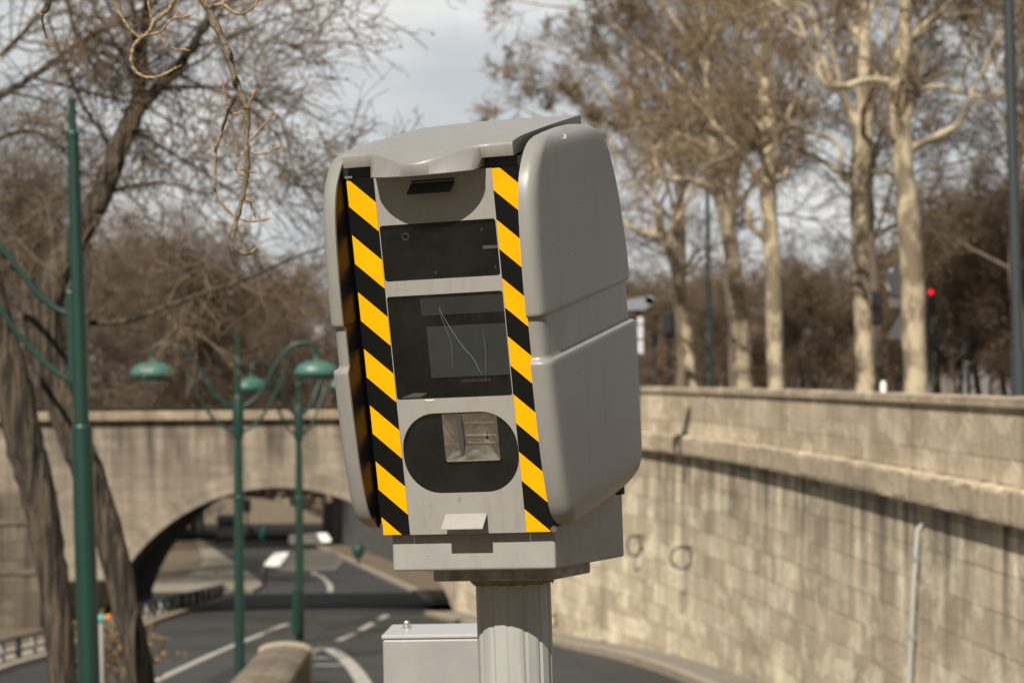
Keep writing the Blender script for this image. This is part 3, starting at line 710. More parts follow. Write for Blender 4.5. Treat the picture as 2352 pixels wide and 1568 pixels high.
# lid with a forward bulge over the panel
def bump(s): return .5 + .5 * math.cos(math.pi * max(-1, min(1, (s + .004) / .178)))
rows = []; NS = 72
for i in range(NS + 1):
    s = -.2375 + .475 * i / NS; b = bump(s); b2 = b ** .85
    yf = -.024 - .098 * b2; tt = .3855 - .029 * b
    mid = max(0, min(1, (.1545 - abs(s + .004)) / .006)); tb = .3475 - .0275 * mid
    yb_ = -.024 - .096 * math.sqrt(max(0, 1 - ((s + .004) / .1545) ** 2))
    p = [(s, .02, tb + .004), (s, yb_ + .010, tb), (s, yb_ + .001, tb), (s, yb_, tb + .002), (s, yf, max(tb + .003, tt - .011)), (s, yf + .0012, tt - .006), (s, yf + .004, tt - .0022), (s, yf + .010, tt)]
    for k in range(1, 12):
        f = k / 11; y = yf + .010 + (.545 - yf - .010) * f
        t = tt + (.4105 - tt) * (f * .55 + .45 * (1 - (1 - f) ** 2)) if True else 0
        t = .3855 + .028 * (f ** .6) - .029 * b * (1 - f) ** 2.2 + .010 * (1 - (s / .24) ** 2) * min(1, f * 1.5) * .5
        p.append((s, y, t))
    p += [(s, .552, .408), (s, .552, .375), (s, .30, .37)]
    rows.append(p)
q = MB(); q.grid(rows, closed=True); n = len(rows[0]); q.add(rows[0], [tuple(range(n))]); q.add(rows[-1], [tuple(range(n))])
lid = cab(q, 'lid', M_paint, smooth=35, bevel=None)
q = MB(); q.box(-.2525, .2525, .004, .03, .318, .345); cab(q, 'lid_seal', M_dark)
q = MB(); q.box(-.2445, -.224, -.006, .012, .3195, .325); cab(q, 'lid_latch', bpy.data.materials['sill_grey'])
# hinge stop at the back of the shell
q = MB(); q.tube([(.262, .52, -.628), (.262, .52, -.652)], .014, 12); cab(q, 'rubber_stop', M_dark, smooth=40)
q = MB(); q.tube([(.2455, -.002, -.632), (.2455, -.012, -.632)], .008, 12); q.tube([(-.2455, -.002, -.61), (-.2455, .003, -.64)], .004, 8); cab_each(q, 'corner_bolt', mat('bolt_steel', (.3, .29, .27), .3, metal=.8), smooth=40)
PX, PY = PB.x, PB.y
# base box, flange, pole in the level frame
q = MB(); hb = .2325; yb0, yb1, zb = .145, .7415, -.7299
def topz(y): return (-.6345 * math.cos(TH - TH0)) + (y - .6345 * math.sin(TH - TH0)) * math.tan(TH - TH0) - .004
q.add([(-hb, yb0, zb), (hb, yb0, zb), (hb, yb1, zb), (-hb, yb1, zb), (-hb, yb0, topz(yb0)), (hb, yb0, topz(yb0)), (hb, yb1, topz(yb1)), (-hb, yb1, topz(yb1))],
      [(0, 3, 2, 1), (4, 5, 6, 7), (0, 1, 5, 4), (1, 2, 6, 5), (2, 3, 7, 6), (3, 0, 4, 7)])
base = q.build('base_box', M_base, rad, xf=SH, bevel=(.007, 3))
rng = random.Random(2); q = MB()
for k in range(22):                                   # pale scuffs in the base paint
    a, b = -.17 + rng.gauss(0, .045), -.688 + rng.gauss(0, .012); r = rng.uniform(.0004, .0013)
    if -.225 < a < .2 and -.722 < b < -.665: q.add([(a + r * math.cos(t) * 1.5, yb0 - .0006, b + r * math.sin(t + rng.random())) for t in (0, 1.3, 2.5, 3.7, 5)], [(0, 1, 2, 3, 4)])
q.build_each('paint_scuff', mat('pale_scuff', (.42, .41, .385), .7), base, xf=SH)
q = MB(); q.prism(rounded(PX - .178, PX + .178, PY - .17, PY + .17, .03, 4), 'z', -.7665, -.7305)
q.build('mounting_flange', M_flange, rad, xf=SH, bevel=(.004, 2))
nf = 14; prof = []
for j in range(nf * 6):
    k = j % 6; a = (k - 2.5) / 6 * 2 * math.pi / nf
    r = .1005 * math.cos(math.pi / nf) / math.cos(a) if k not in (0, 5) else .1005 * (.975 if k == 0 else .945)
    prof.append(r / .1005)
q = MB(); q.tube([(PX, PY, -.7667), (PX, PY, -1.2), (PX, PY, -2.0), (PX, PY, -2.98)], .1065, nf * 6, prof=prof)
q.build('pole', M_pole, rad, xf=SH, smooth=9)
q = MB(); rows = []; rng = np.random.default_rng(8)             # ragged weld and sealant collar under the flange
for z, k in ((-.7668, .124), (-.772, .119), (-.779, .113), (-.7845, .1085)):
    rows.append([(PX + (k + rng.normal(0, .0016)) * math.cos(a), PY + (k + rng.normal(0, .0016)) * math.sin(a), z + rng.normal(0, .0012)) for a in np.linspace(0, 2 * math.pi, 60, endpoint=False)])
q.grid(rows, closed=True); q.build('weld_collar', mat('weld_brown', (.20, .165, .125), .9, noise=(40, .2, (.12, .09, .06))), rad, xf=SH, smooth=50)
q = MB(); q.lathe([(.17, 0), (.17, .03), (.16, .036), (.11, .04)], 24, (PX, PY, -2.985)); q.build('foot_plate', M_flange, rad, xf=SH)

# equipment cabinet beside the pole
Yc = 8.7
c0 = at(890, 1456, Yc); c1 = at(1132, 1449, Yc); wdt = (c1 - c0).length
cb = empty('equipment_cabinet', (c0.x, c0.y, gz(Yc)), 'plain light grey metal equipment cabinet standing behind the camera pole', 'cabinet')
cb.rotation_euler = (0, -.012, math.radians(-3)); hz = c0.z - gz(Yc)
q = MB(); q.box(.004, wdt - .004, .004, .325, 0, hz - .02); q.build('body', M_grey_cab, cb, bevel=(.006, 2))
q = MB()
q.add([(0, 0, hz - .018), (wdt, 0, hz - .018), (wdt, .33, hz - .018), (0, .33, hz - .018), (0, 0, hz - .003), (wdt, 0, hz - .003), (wdt - .004, .33, hz + .002), (.004, .33, hz + .002)],
      [(0, 3, 2, 1), (4, 5, 6, 7), (0, 1, 5, 4), (1, 2, 6, 5), (2, 3, 7, 6), (3, 0, 4, 7)])
q.build('cabinet_lid', mat('cabinet_lid_grey', (.38, .375, .365), .3), cb, bevel=(.005, 3))
q = MB(); q.lathe([(.018, 0), (.018, .007), (.011, .010), (.011, .022), (.008, .026)], 14, (.07, .22, hz - .001)); q.build('lifting_knob', mat('knob_metal', (.5, .5, .5), .3, metal=.8), cb, smooth=40)

# ------------------------------------------------------------------ green lamp posts
def lamp_parts(root, arms, node_lo=5.5, node_hi=6.5, r0=.125, spire=8.95):
    q = MB(); q.tube([(0, 0, 0), (0, 0, 3.1), (0, 0, 3.9), (0, 0, node_lo)], [r0, r0 * .97, r0 * .95, r0 * .74], 16)
    q.build('pole', M_green, root, smooth=40)
    q = MB(); q.tube([(0, 0, node_hi), (0, 0, spire - .65), (0, 0, spire - .64), (0, 0, spire)], [r0 * .68, r0 * .62, r0 * .47, r0 * .40], 14); q.build('spire', M_green, root, smooth=40)
    q = MB()
    for z, r in ((4.05, r0 * 1.22), (spire - .66, r0 * .92)): q.lathe([(r * .9, -.04), (r, -.02), (r, .02), (r * .9, .04)], 16, (0, 0, z))
    q.build_each('collar', bpy.data.materials.get('dark_green_ring') or mat('dark_green_ring', (.012, .05, .035), .4), root, smooth=40)
    q = MB(); q.tube([(0, 0, node_lo - .02), (0, 0, node_lo + .12), (0, 0, node_hi - .1), (0, 0, node_hi + .02)], [r0 * .8, r0 * 1.12, r0 * 1.12, r0 * .8], 16); q.build('bracket_sleeve', M_green, root, smooth=40)
    for sg, reach in arms:
        k = reach / 1.95
        ar = MB()
        P = curve([(sg * .10, 0, node_hi - .28), (sg * .55 * k, 0, node_hi + .05), (sg * .95 * k, 0, node_hi + .72), (sg * 1.35 * k, 0, node_hi + 1.15), (sg * 1.75 * k, 0, node_hi + 1.22), (sg * 1.95 * k, 0, node_hi + 1.12), (sg * 1.97 * k, 0, node_hi + .94)], 6)
        ar.tube(P, .045, 10)
        P2 = curve([(sg * .10, 0, node_lo + .15), (sg * .5 * k, 0, node_lo + .40), (sg * .88 * k, 0, node_lo + .95), (sg * 1.22 * k, 0, node_lo + 1.62)], 6)
        ar.tube(P2, .036, 8)
        ar.tube([(sg * 1.02 * k, 0, node_lo + 1.28), (sg * .82 * k, 0, node_hi + .55)], .022, 6)
        ar.build_each('lamp_arm', M_green, root, smooth=50)
        hd = MB(); hx = sg * 1.97 * k; hz_ = node_hi + .50
        hd.lathe([(.49, .0), (.50, .03), (.475, .11), (.405, .20), (.28, .265), (.13, .295), (.05, .305), (.04, .44)], 22, (hx, 0, hz_), sx=1, sy=.62)
        h = hd.build('lamp_shade', M_greenpale, root, smooth=40)
        rm = MB(); rm.lathe([(.44, -.12), (.485, -.09), (.497, -.005), (.49, -.002)], 22, (hx, 0, hz_), sx=1, sy=.62); rm.build('lamp_rim', M_green, h, smooth=40)
        gl = MB(); gl.lathe([(.40, -.15), (.43, -.121), (.2, -.1205)], 18, (hx, 0, hz_), sx=1, sy=.62); gl.build('lamp_glass', mat('lamp_glass', (.20, .22, .2), .2), h, smooth=40)
def lamp(x, y_node, Y, label, arms, rz, base_z=None, **kw):
    p = at(x, y_node, Y)
    b = gz(Y) if base_z is None else base_z
    nl = p.z - b
    r = empty('street_lamp', (p.x, p.y, b), label, 'street lamp', 'green lamp posts beside the sunken road')
    lamp_parts(r, arms, nl - .5, nl + .5, **kw); r.rotation_euler = (0, 0, rz)
    return r
l2 = lamp(547, 958, 57, 'slender green lamp post with two swan neck arms standing in front of the bridge arch', [(-1, 1.97), (1, 1.80)], .06, spire=at(545, 760, 57).z - gz(57), r0=.118)
l3 = lamp(686, 972, 69, 'more distant green lamp post with small curved arms, half hidden behind the camera shell', [(-1, 1.90), (1, 1.9)], .93, spire=at(684, 830, 69).z - gz(69), r0=.118)
for lx, ly, lz, hh in ((-.16, -.05, .0, 1.1), ):
    q = MB(); q.box(lx - .12, lx + .06, ly - .1, ly + .1, .25, 1.5); q.build('fuse_box', M_green, l3, bevel=(.02, 2))
# nearest post: its own proportions, both struts leave to the left
Yp = 28.5
tp = at(165, 226, Yp); bt = at(205, 1567, Yp); ax = (tp - bt).normalized(); foot = bt + ax * ((gz(Yp) - bt.z) / ax.z)
r1 = empty('street_lamp', foot, 'thick dark green lamp post nearest to the camera, in front of two leaning trunks', 'street lamp', 'green lamp posts beside the sunken road')
r1.rotation_euler = Vector((0, 0, 1)).rotation_difference(ax).to_euler()
def hz1(y): p = at(190, y, Yp); return (p.z - foot.z) / ax.z
mpx = Yp / FPX
q = MB(); q.tube([(0, 0, 0), (0, 0, hz1(1567)), (0, 0, hz1(985))], [26 * mpx, 25.5 * mpx, 24 * mpx], 20); q.tube([(0, 0, hz1(985)), (0, 0, hz1(860)), (0, 0, hz1(690)), (0, 0, hz1(310))], [17.5 * mpx, 18 * mpx, 16 * mpx, 13 * mpx], 20); q.build('pole', M_green, r1, smooth=40)
q = MB(); q.tube([(0, 0, hz1(312)), (0, 0, hz1(226))], [9.5 * mpx, 8 * mpx], 16); q.build('spire', M_green, r1, smooth=40)
q = MB()
for y, r in ((983, 23), (309, 15)): q.lathe([(r * mpx * .9, -.04), (r * mpx, -.02), (r * mpx, .02), (r * mpx * .9, .04)], 20, (0, 0, hz1(y)))
q.build_each('collar', bpy.data.materials['dark_green_ring'], r1, smooth=40)
q = MB(); zz0, zz1 = hz1(880), hz1(668); q.prism(rounded(-26 * mpx, -10 * mpx, -.05, .05, .02), 'z', zz0, zz1); q.build('bracket_sleeve', M_green, r1, bevel=(.015, 2))
for (pts, rr_) in (([(160, 722), (125, 706), (85, 672), (50, 628), (15, 582), (-60, 500), (-130, 450)], 7.5), ([(162, 874), (120, 848), (75, 806), (35, 757), (-5, 700), (-60, 620)], 6.5)):
    q = MB(); iv = r1.rotation_euler.to_matrix().inverted()
    P = curve([iv @ (at(x, y, Yp) - foot) for x, y in pts], 6); q.tube(P, rr_ * mpx, 12); q.build('lamp_arm', M_green, r1, smooth=50)

# ------------------------------------------------------------------ trees
def unit(a): return a / (np.linalg.norm(a, axis=-1, keepdims=True) + 1e-9)
def kids(rng, P, R, n, ang, ratio, trop, wander, Kn, tmin=.2, rr=(.45, .6), length=None):
    """n children on each branch: P (N,K,3), R (N,K)"""
    Nn, Kk, _ = P.shape; seg = np.linalg.norm(np.diff(P, axis=1), axis=2).sum(1)
    idx = np.repeat(np.arange(Nn), n); t = rng.uniform(tmin, 1, len(idx)) ** .8; f = t * (Kk - 1); i0 = np.minimum(f.astype(int), Kk - 2); w = (f - i0)[:, None]
    p = P[idx, i0] * (1 - w) + P[idx, i0 + 1] * w; r = R[idx, i0] * (1 - w[:, 0]) + R[idx, i0 + 1] * w[:, 0]
    d = unit(P[idx, i0 + 1] - P[idx, i0]); a = rng.uniform(*ang, len(idx))[:, None]
    pr = unit(np.cross(d, rng.normal(size=d.shape))); d = unit(d * np.cos(a) + pr * np.sin(a))
    Ln = seg[idx] * rng.uniform(*ratio, len(idx)) * (1.15 - .5 * t) if length is None else rng.uniform(*length, len(idx))
    out = np.zeros((len(idx), Kn, 3)); out[:, 0] = p; st = (Ln / (Kn - 1))[:, None]
    for k in range(1, Kn):
        d = unit(d + rng.normal(0, wander, d.shape) + np.array(trop) / Kn); out[:, k] = out[:, k - 1] + d * st
    rad0 = r * rng.uniform(*rr, len(idx)); R2 = rad0[:, None] * np.linspace(1, .45, Kn)[None]
    return out, R2
def tubes(P, R, sides):
    Nn, Kk, _ = P.shape; T = unit(np.gradient(P, axis=1)); ref = unit(np.cross(T.mean(1), np.array([.31, .57, .76]) + .01))[:, None]
    U = unit(ref - T * (ref * T).sum(2, keepdims=True)); Wv = np.cross(T, U); a = np.arange(sides) * 2 * math.pi / sides
    V = P[:, :, None] + R[:, :, None, None] * (U[:, :, None] * np.cos(a)[None, None, :, None] + Wv[:, :, None] * np.sin(a)[None, None, :, None])
    n, k, j = np.meshgrid(np.arange(Nn), np.arange(Kk - 1), np.arange(sides), indexing='ij'); b = n * Kk * sides; j2 = (j + 1) % sides
    F = np.stack([b + k * sides + j, b + k * sides + j2, b + (k + 1) * sides + j2, b + (k + 1) * sides + j], -1).reshape(-1, 4)
    return V.reshape(-1, 3), F
def join(parts):
    V = []; F = []; M = []; b = 0
    for v, f, m_ in parts: V.append(v); F.append(f + b); M.append(np.full(len(f), m_)); b += len(v)
    return np.concatenate(V), np.concatenate(F), np.concatenate(M)
def tufts(rng, P, n, size):
    """dry leaves and seed heads: small bent quads near the branch ends"""
    idx = rng.integers(0, len(P), n); k = rng.integers(1, P.shape[1], n); c = P[idx, k] + rng.normal(0, size * .6, (n, 3))
    u = unit(rng.normal(size=(n, 3))); v = unit(np.cross(u, rng.normal(size=(n, 3)))); s = (size * rng.uniform(.5, 1.3, n))[:, None]
    V = np.stack([c - u * s, c - v * s * .7, c + u * s + v * s * .3, c + v * s * .7], 1).reshape(-1, 3)
    return V, np.arange(n * 4).reshape(-1, 4)
def limbs_of(pxs, Y, dY=0):
    """limbs given as [(x, y, width)] in the photo, all near distance Y"""
    out = []
    for L_ in pxs:
        P = []; R = []; y_off = L_[0][3] if len(L_[0]) > 3 else 0
        for i, p in enumerate(L_):
            off = p[3] if len(p) > 3 else 0
            q_ = at(p[0], p[1], Y + off); P.append(tuple(q_)); R.append(p[2] / 2 * (Y + off) / FPX)
        P = curve(P, 5); rad_ = np.interp(np.linspace(0, 1, len(P)), np.linspace(0, 1, len(R)), R)
        out.append((np.array([tuple(v) for v in P]), rad_))
    return out
def resample(P, R, K_):
    s = np.linspace(0, 1, K_); s0 = np.linspace(0, 1, len(P))
    return np.stack([np.interp(s, s0, P[:, i]) for i in range(3)], 1), np.interp(s, s0, R)
def px_tree(name, label, cat, group, pxs, Y, bark, twig, seed, levels, tuft=None, twig2=None, nosprout=()):
    rng = np.random.default_rng(seed); lb = limbs_of(pxs, Y)
    base = lb[0][0][0]; b0 = Vector(base)
    parts = []
    for P, R in lb:
        P2, R2 = resample(P, R, max(12, len(P))); 
        if R2.max() > .05: P2[1:-1] += rng.normal(0, .006, P2[1:-1].shape); R2 = R2 * (1 + rng.normal(0, .025, len(R2)))
        parts.append((*tubes((P2 - base)[None], R2[None], 12), 0))
    root = empty(name, base, label, cat, group)
    V, F, M_ = join(parts); arr_mesh('trunk', V, F, bark, parent=root)
    cur = None; src = [l for i, l in enumerate(lb) if i not in nosprout]
    A = np.stack([resample(P, R, 12)[0] for P, R in src]) - base; B = np.stack([resample(P, R, 12)[1] for P, R in src]); cp = []
    for li, lv in enumerate(levels):
        A, B = kids(rng, A, np.maximum(B, lv.get('rmin', .004)), lv['n'], lv['ang'], lv.get('ratio', (.4, .7)), lv['trop'], lv['wander'], lv['K'], lv.get('tmin', .2), lv.get('rr', (.45, .65)), lv.get('len'))
        if 'rcap' in lv: B = np.minimum(B, lv['rcap'])
        B = np.maximum(B, lv.get('rmin', .004))
        cp.append((*tubes(A, B, lv.get('sides', 3)), 0 if lv.get('mat', 0) == 0 else 1))
    if tuft: cp.append((*tufts(rng, A, tuft[0], tuft[1]), 2))
    V, F, M_ = join(cp); arr_mesh('crown', V, F, [bark, twig, M_pod], M_, parent=root)
    return root
PI = math.pi
def lvp(n1=5, n2=7, n3=6, up=.25, ln=(1.5, 3.2)):
    return [dict(n=n1, ang=(.5, 1.1), len=ln, trop=(0, 0, up), wander=.13, K=6, tmin=.35, rr=(.3, .5), rcap=.07, mat=0, sides=5),
            dict(n=n2, ang=(.4, 1.1), ratio=(.35, .65), trop=(0, 0, .1), wander=.16, K=5, rr=(.4, .6), rcap=.026, rmin=.012, mat=1, sides=4),
            dict(n=n3, ang=(.4, 1.1), ratio=(.4, .8), trop=(0, 0, .1), wander=.2, K=4, rr=(.5, .7), rmin=.0085, mat=1, tmin=.1)]
G = 'plane trees on the street above the quay wall'
px_tree('plane_tree', 'pale plane tree with the thickest bright trunk beside the red traffic light', 'tree', G, [
    [(2106, 960, 60), (2104, 905, 58), (2098, 700, 53), (2090, 560, 52), (2080, 430, 47), (2068, 300, 46), (2064, 200, 48), (2076, 110, 36), (2078, 20, 30), (2082, -120, 26), (2085, -300, 18)],
    [(2060, 196, 22), (2020, 184, 17), (1985, 186, 16), (1945, 197, 18), (1905, 198, 15), (1888, 182, 14), (1868, 140, 12), (1840, 60, 10), (1800, 20, 10), (1740, -30, 8)],
    [(1908, 190, 14), (1888, 120, 12), (1862, 30, 10), (1835, 10, 9), (1780, -6, 7)],
    [(2072, 205, 20), (2110, 205, 14), (2150, 198, 13), (2195, 208, 12), (2230, 215, 10), (2262, 222, 8), (2300, 200, 6)],
    [(2085, 345, 20), (2125, 325, 17), (2165, 305, 16), (2205, 280, 13), (2225, 240, 10), (2245, 190, 8), (2290, 100, 6), (2340, 20, 5)],
    [(2068, 150, 16), (2045, 110, 12), (2030, 20, 9), (2020, -60, 7)],
    [(2080, 100, 16), (2120, 60, 10), (2165, 20, 9), (2210, -40, 7)],
    [(2230, 214, 8), (2212, 190, 7), (2225, 130, 5), (2240, 70, 4)]], 52, M_bark_plane, M_twig_warm, 11, lvp(6, 8, 7), (5000, .034))
px_tree('plane_tree', 'pale plane tree with two crooked boughs meeting the bright trunk next to it', 'tree', G, [
    [(1990, 960, 48), (1988, 905, 46), (1982, 700, 42), (1976, 560, 41), (1972, 430, 43), (1982, 330, 46), (1986, 220, 40), (1984, 140, 32), (1984, 60, 27), (1978, -60, 24), (1975, -250, 16)],
    [(1975, 395, 30), (1950, 402, 22), (1940, 412, 18), (1925, 392, 12), (1890, 372, 12), (1850, 350, 11), (1800, 332, 10), (1770, 318, 9), (1745, 290, 7), (1725, 262, 6), (1690, 240, 5)],
    [(1938, 405, 13), (1932, 370, 11), (1928, 335, 10), (1890, 312, 10), (1840, 296, 9), (1805, 292, 8)],
    [(1975, 400, 20), (2005, 395, 12), (2040, 395, 10), (2062, 400, 9)],
    [(1975, 290, 34), (1955, 260, 22), (1935, 215, 14), (1925, 170, 10), (1905, 90, 8)],
    [(1985, 60, 18), (2010, 0, 12), (2030, -60, 9)], [(1980, 120, 16), (1950, 60, 11), (1930, -30, 8)]], 58, M_bark_plane, M_twig_warm, 12, lvp(6, 8, 7), (5000, .034))
px_tree('plane_tree', 'mottled upright plane tree with a kinked stub bough and dense brown crown', 'tree', G, [
    [(1785, 960, 44), (1783, 900, 41), (1778, 760, 38), (1775, 640, 37), (1768, 520, 38), (1764, 430, 40), (1770, 330, 42), (1758, 220, 32), (1756, 100, 26), (1752, 0, 20), (1750, -150, 15)],
    [(1766, 555, 22), (1748, 540, 16), (1728, 522, 15), (1720, 500, 14), (1722, 484, 13), (1708, 468, 14), (1690, 440, 11), (1655, 400, 11), (1640, 385, 10), (1600, 350, 9), (1560, 330, 7)],
    [(1762, 440, 24), (1735, 400, 18), (1700, 350, 15), (1660, 310, 12), (1620, 260, 9), (1570, 200, 7)],
    [(1768, 320, 22), (1800, 280, 14), (1830, 220, 10), (1850, 150, 8), (1880, 60, 6)],
    [(1758, 200, 18), (1730, 130, 12), (1700, 60, 9), (1660, -20, 7)], [(1756, 120, 16), (1790, 60, 11), (1810, -20, 8)]], 66, M_bark_plane, M_twig_warm, 13, lvp(7, 9, 8), (5000, .034))
px_tree('plane_tree', 'curving plane tree leaning away from the camera housing, with a long low bough', 'tree', G, [
    [(1710, 960, 50), (1707, 900, 47), (1702, 780, 44), (1690, 650, 38), (1678, 560, 36), (1665, 490, 36), (1648, 430, 34), (1640, 360, 28), (1632, 280, 22), (1625, 180, 18), (1618, 60, 14), (1615, -80, 10)],
    [(1650, 450, 26), (1620, 425, 17), (1580, 412, 15), (1540, 410, 14), (1520, 408, 13), (1510, 385, 12), (1500, 340, 10), (1470, 290, 9), (1420, 240, 8), (1370, 180, 7), (1310, 130, 5), (1255, 110, 4), (1190, 100, 3)],
    [(1642, 370, 20), (1610, 330, 14), (1560, 310, 11), (1500, 280, 10), (1430, 290, 8), (1350, 270, 6), (1280, 280, 5), (1225, 262, 4), (1170, 235, 3)],
    [(1632, 280, 18), (1590, 220, 12), (1530, 150, 10), (1450, 90, 8), (1380, 40, 6), (1310, 20, 5), (1230, 10, 4), (1160, -5, 3)],
    [(1650, 420, 20), (1680, 380, 13), (1715, 330, 10), (1730, 250, 8)], [(1512, 390, 10), (1495, 430, 7), (1480, 330, 6), (1440, 190, 5), (1390, 110, 4)],
    [(1625, 170, 14), (1580, 90, 10), (1520, 10, 8), (1450, -50, 6)], [(1620, 120, 12), (1660, 40, 9), (1690, -40, 7)], [(1560, 310, 9), (1480, 350, 7), (1400, 330, 6), (1330, 230, 4), (1260, 190, 3)]],
    72, M_bark_plane, M_twig_warm, 14, lvp(10, 9, 8, .15, (.8, 1.9)), (6000, .034))
px_tree('plane_tree', 'slim forked plane tree close beside the camera housing, its bole splitting low', 'tree', G, [
    [(1592, 950, 34), (1590, 890, 30), (1578, 780, 26), (1565, 690, 25), (1552, 620, 24), (1538, 575, 24), (1522, 548, 22)],
    [(1530, 560, 20), (1500, 538, 15), (1465, 530, 12), (1430, 505, 10), (1400, 450, 8), (1380, 380, 6)],
    [(1525, 555, 18), (1515, 510, 12), (1500, 450, 10), (1490, 380, 8), (1470, 300, 7), (1440, 220, 5)],
    [(1532, 560, 18), (1545, 520, 13), (1570, 480, 11), (1590, 430, 9), (1600, 360, 7), (1610, 260, 5)],
    [(1508, 480, 10), (1530, 440, 8), (1540, 380, 6), (1548, 300, 5)]], 80, M_bark_plane, M_twig_warm, 15, lvp(7, 6, 6, .2, (.9, 2.0)), (1500, .04))

# trees of the far street and the far bank: three grown forms, each tree a copy
def far_tree(name, seed, H, spread, n0, n1, n2, n3, low, tuft, bark, twig, tsize=.06):
    rng = np.random.default_rng(seed)
    z = np.linspace(0, H * .85, 10); P = np.stack([rng.normal(0, .02, 10).cumsum() * H * .25, rng.normal(0, .02, 10).cumsum() * H * .25, z], 1); P[0] = 0
    R = np.linspace(.22, .05, 10) * H / 14; root = empty(name)
    V, F = tubes(P[None], R[None], 8); arr_mesh('trunk', V, F, bark, parent=root)
    A, B = kids(rng, P[None], R[None], n0, (.5, 1.25), (.4, .6), (0, 0, .3), .12, 7, low, (.3, .5), (spread * .55, spread * 1.1)); cp = [(*tubes(A, B, 5), 0)]
    A, B = kids(rng, A, B, n1, (.4, 1.1), (.4, .7), (0, 0, .15), .16, 5, .15, (.4, .6)); B = np.minimum(B, .035); cp.append((*tubes(A, B, 4), 1))
    A, B = kids(rng, A, B, n2, (.4, 1.1), (.45, .8), (0, 0, .05), .18, 4, .1, (.5, .7)); B = np.clip(B, .010, .018); cp.append((*tubes(A, B, 3), 1))
    A, B = kids(rng, A, B, n3, (.4, 1.1), (.5, .9), (0, 0, .0), .2, 3, .1, (.5, .8)); B = np.clip(B, .008, .010); cp.append((*tubes(A, B, 3), 1))
    if tuft: cp.append((*tufts(rng, A, tuft, tsize), 2))
    V, F, M_ = join(cp); arr_mesh('crown', V, F, [bark, twig, M_pod], M_, parent=root)
    return root
M_twig_dark = mat('twig_dark', (.115, .085, .058), .9)
M_bark_dark = mat('grey_brown_bark', (.16, .125, .085), .95, noise=(3, .2, (.08, .06, .045)), stretch=(1, 1, .3))
fA = far_tree('bare_tree', 21, 15, 4.6, 20, 8, 6, 4, .25, 1500, M_bark_dark, M_twig_dark)
fB = far_tree('bare_tree', 22, 12, 4.2, 24, 8, 6, 4, .08, 5000, M_bark_dark, M_twig_dark)
fC = far_tree('bare_tree', 23, 8, 3.4, 26, 8, 6, 4, .05, 5000, M_bark_dark, M_twig_dark)
protos = {'A': fA, 'B': fB, 'C': fC}; used = {}
rngp = random.Random(9)
def place(kind, x, Y, z, s, label, group, H=None):
    o = protos[kind] if kind not in used else copy_tree(protos[kind]); used[kind] = 1
    p = at(x, 860, Y); o.location = (p.x, Y, z); o.scale = (s, s, s * rngp.uniform(.92, 1.08)); o.rotation_euler = (0, 0, rngp.uniform(0, 6.28))
    tag(o, label, 'tree', group); return o
GR = 'bare brown trees behind the plane trees'; LR = 'bare brown tree massed with others behind the pale plane trunks'
for x, Y, k, s in [(1440 + i * 41 + (i * 37) % 29, 92 + (i * 53) % 55, 'C', .62 + .07 * (i % 4)) for i in range(24)]:
    place(k, x, Y, TZ, s, LR, GR)
for x, Y, k, s in ((1470, 140, 'B', .62), (1640, 128, 'B', .6), (1850, 135, 'B', .6), (2030, 125, 'B', .66), (2150, 122, 'B', .85), (2200, 104, 'B', .72), (2250, 112, 'B', .8), (2310, 104, 'B', .85), (2360, 118, 'B', .9), (2420, 104, 'B', .85), (2180, 140, 'B', .9), (2290, 138, 'B', .95)):
    place(k, x, Y, TZ, s, LR, GR)
for x, Y, sc_t in ((1560, 108, 1.3), (1690, 98, 1.25), (2010, 96, 1.2), (2345, 90, 1.2)):
    place('A', x, Y, TZ, sc_t, 'tall bare brown tree whose fine twigs fill the sky behind the plane trees', 'tall bare trees behind the plane trees')
GL = 'bare brown trees beyond the stone bridge'; LL = 'bare brown tree massed with others above the stone bridge parapet'
for x, Y, k, s in ((60, 112, 'A', 1.2), (140, 128, 'A', 1.2), (190, 110, 'A', .9), (290, 140, 'A', 1.1), (240, 150, 'A', 1.25), (-20, 120, 'A', 1.25)):
    place(k, x, Y, gz(Y) + 3.0, s, LL, GL)
for x, Y, k, s in ((380, 206, 'A', 1.55), (440, 228, 'A', 1.6), (490, 210, 'A', 1.45), (545, 232, 'A', 1.5), (590, 212, 'B', 1.75), (640, 226, 'B', 1.7), (690, 240, 'B', 1.6), (330, 220, 'A', 1.6), (420, 250, 'B', 1.9), (520, 252, 'B', 1.9), (615, 255, 'B', 1.8), (270, 205, 'B', 1.8)):
    place(k, x, Y, gz(Y) + 5.2, s, LL, GL)
place('A', 755, 210, gz(210) + 4, 1.25, 'faint distant bare tree rising just beside the camera shell edge', GL)
for x, Y, s in ((402, 140, .55), (455, 150, .5), (432, 175, .6)):
    place('C', x, Y, gz(Y) + 2.2, s, 'small bare tree on the earth bank seen through the bridge arch', 'small trees on the earth bank')

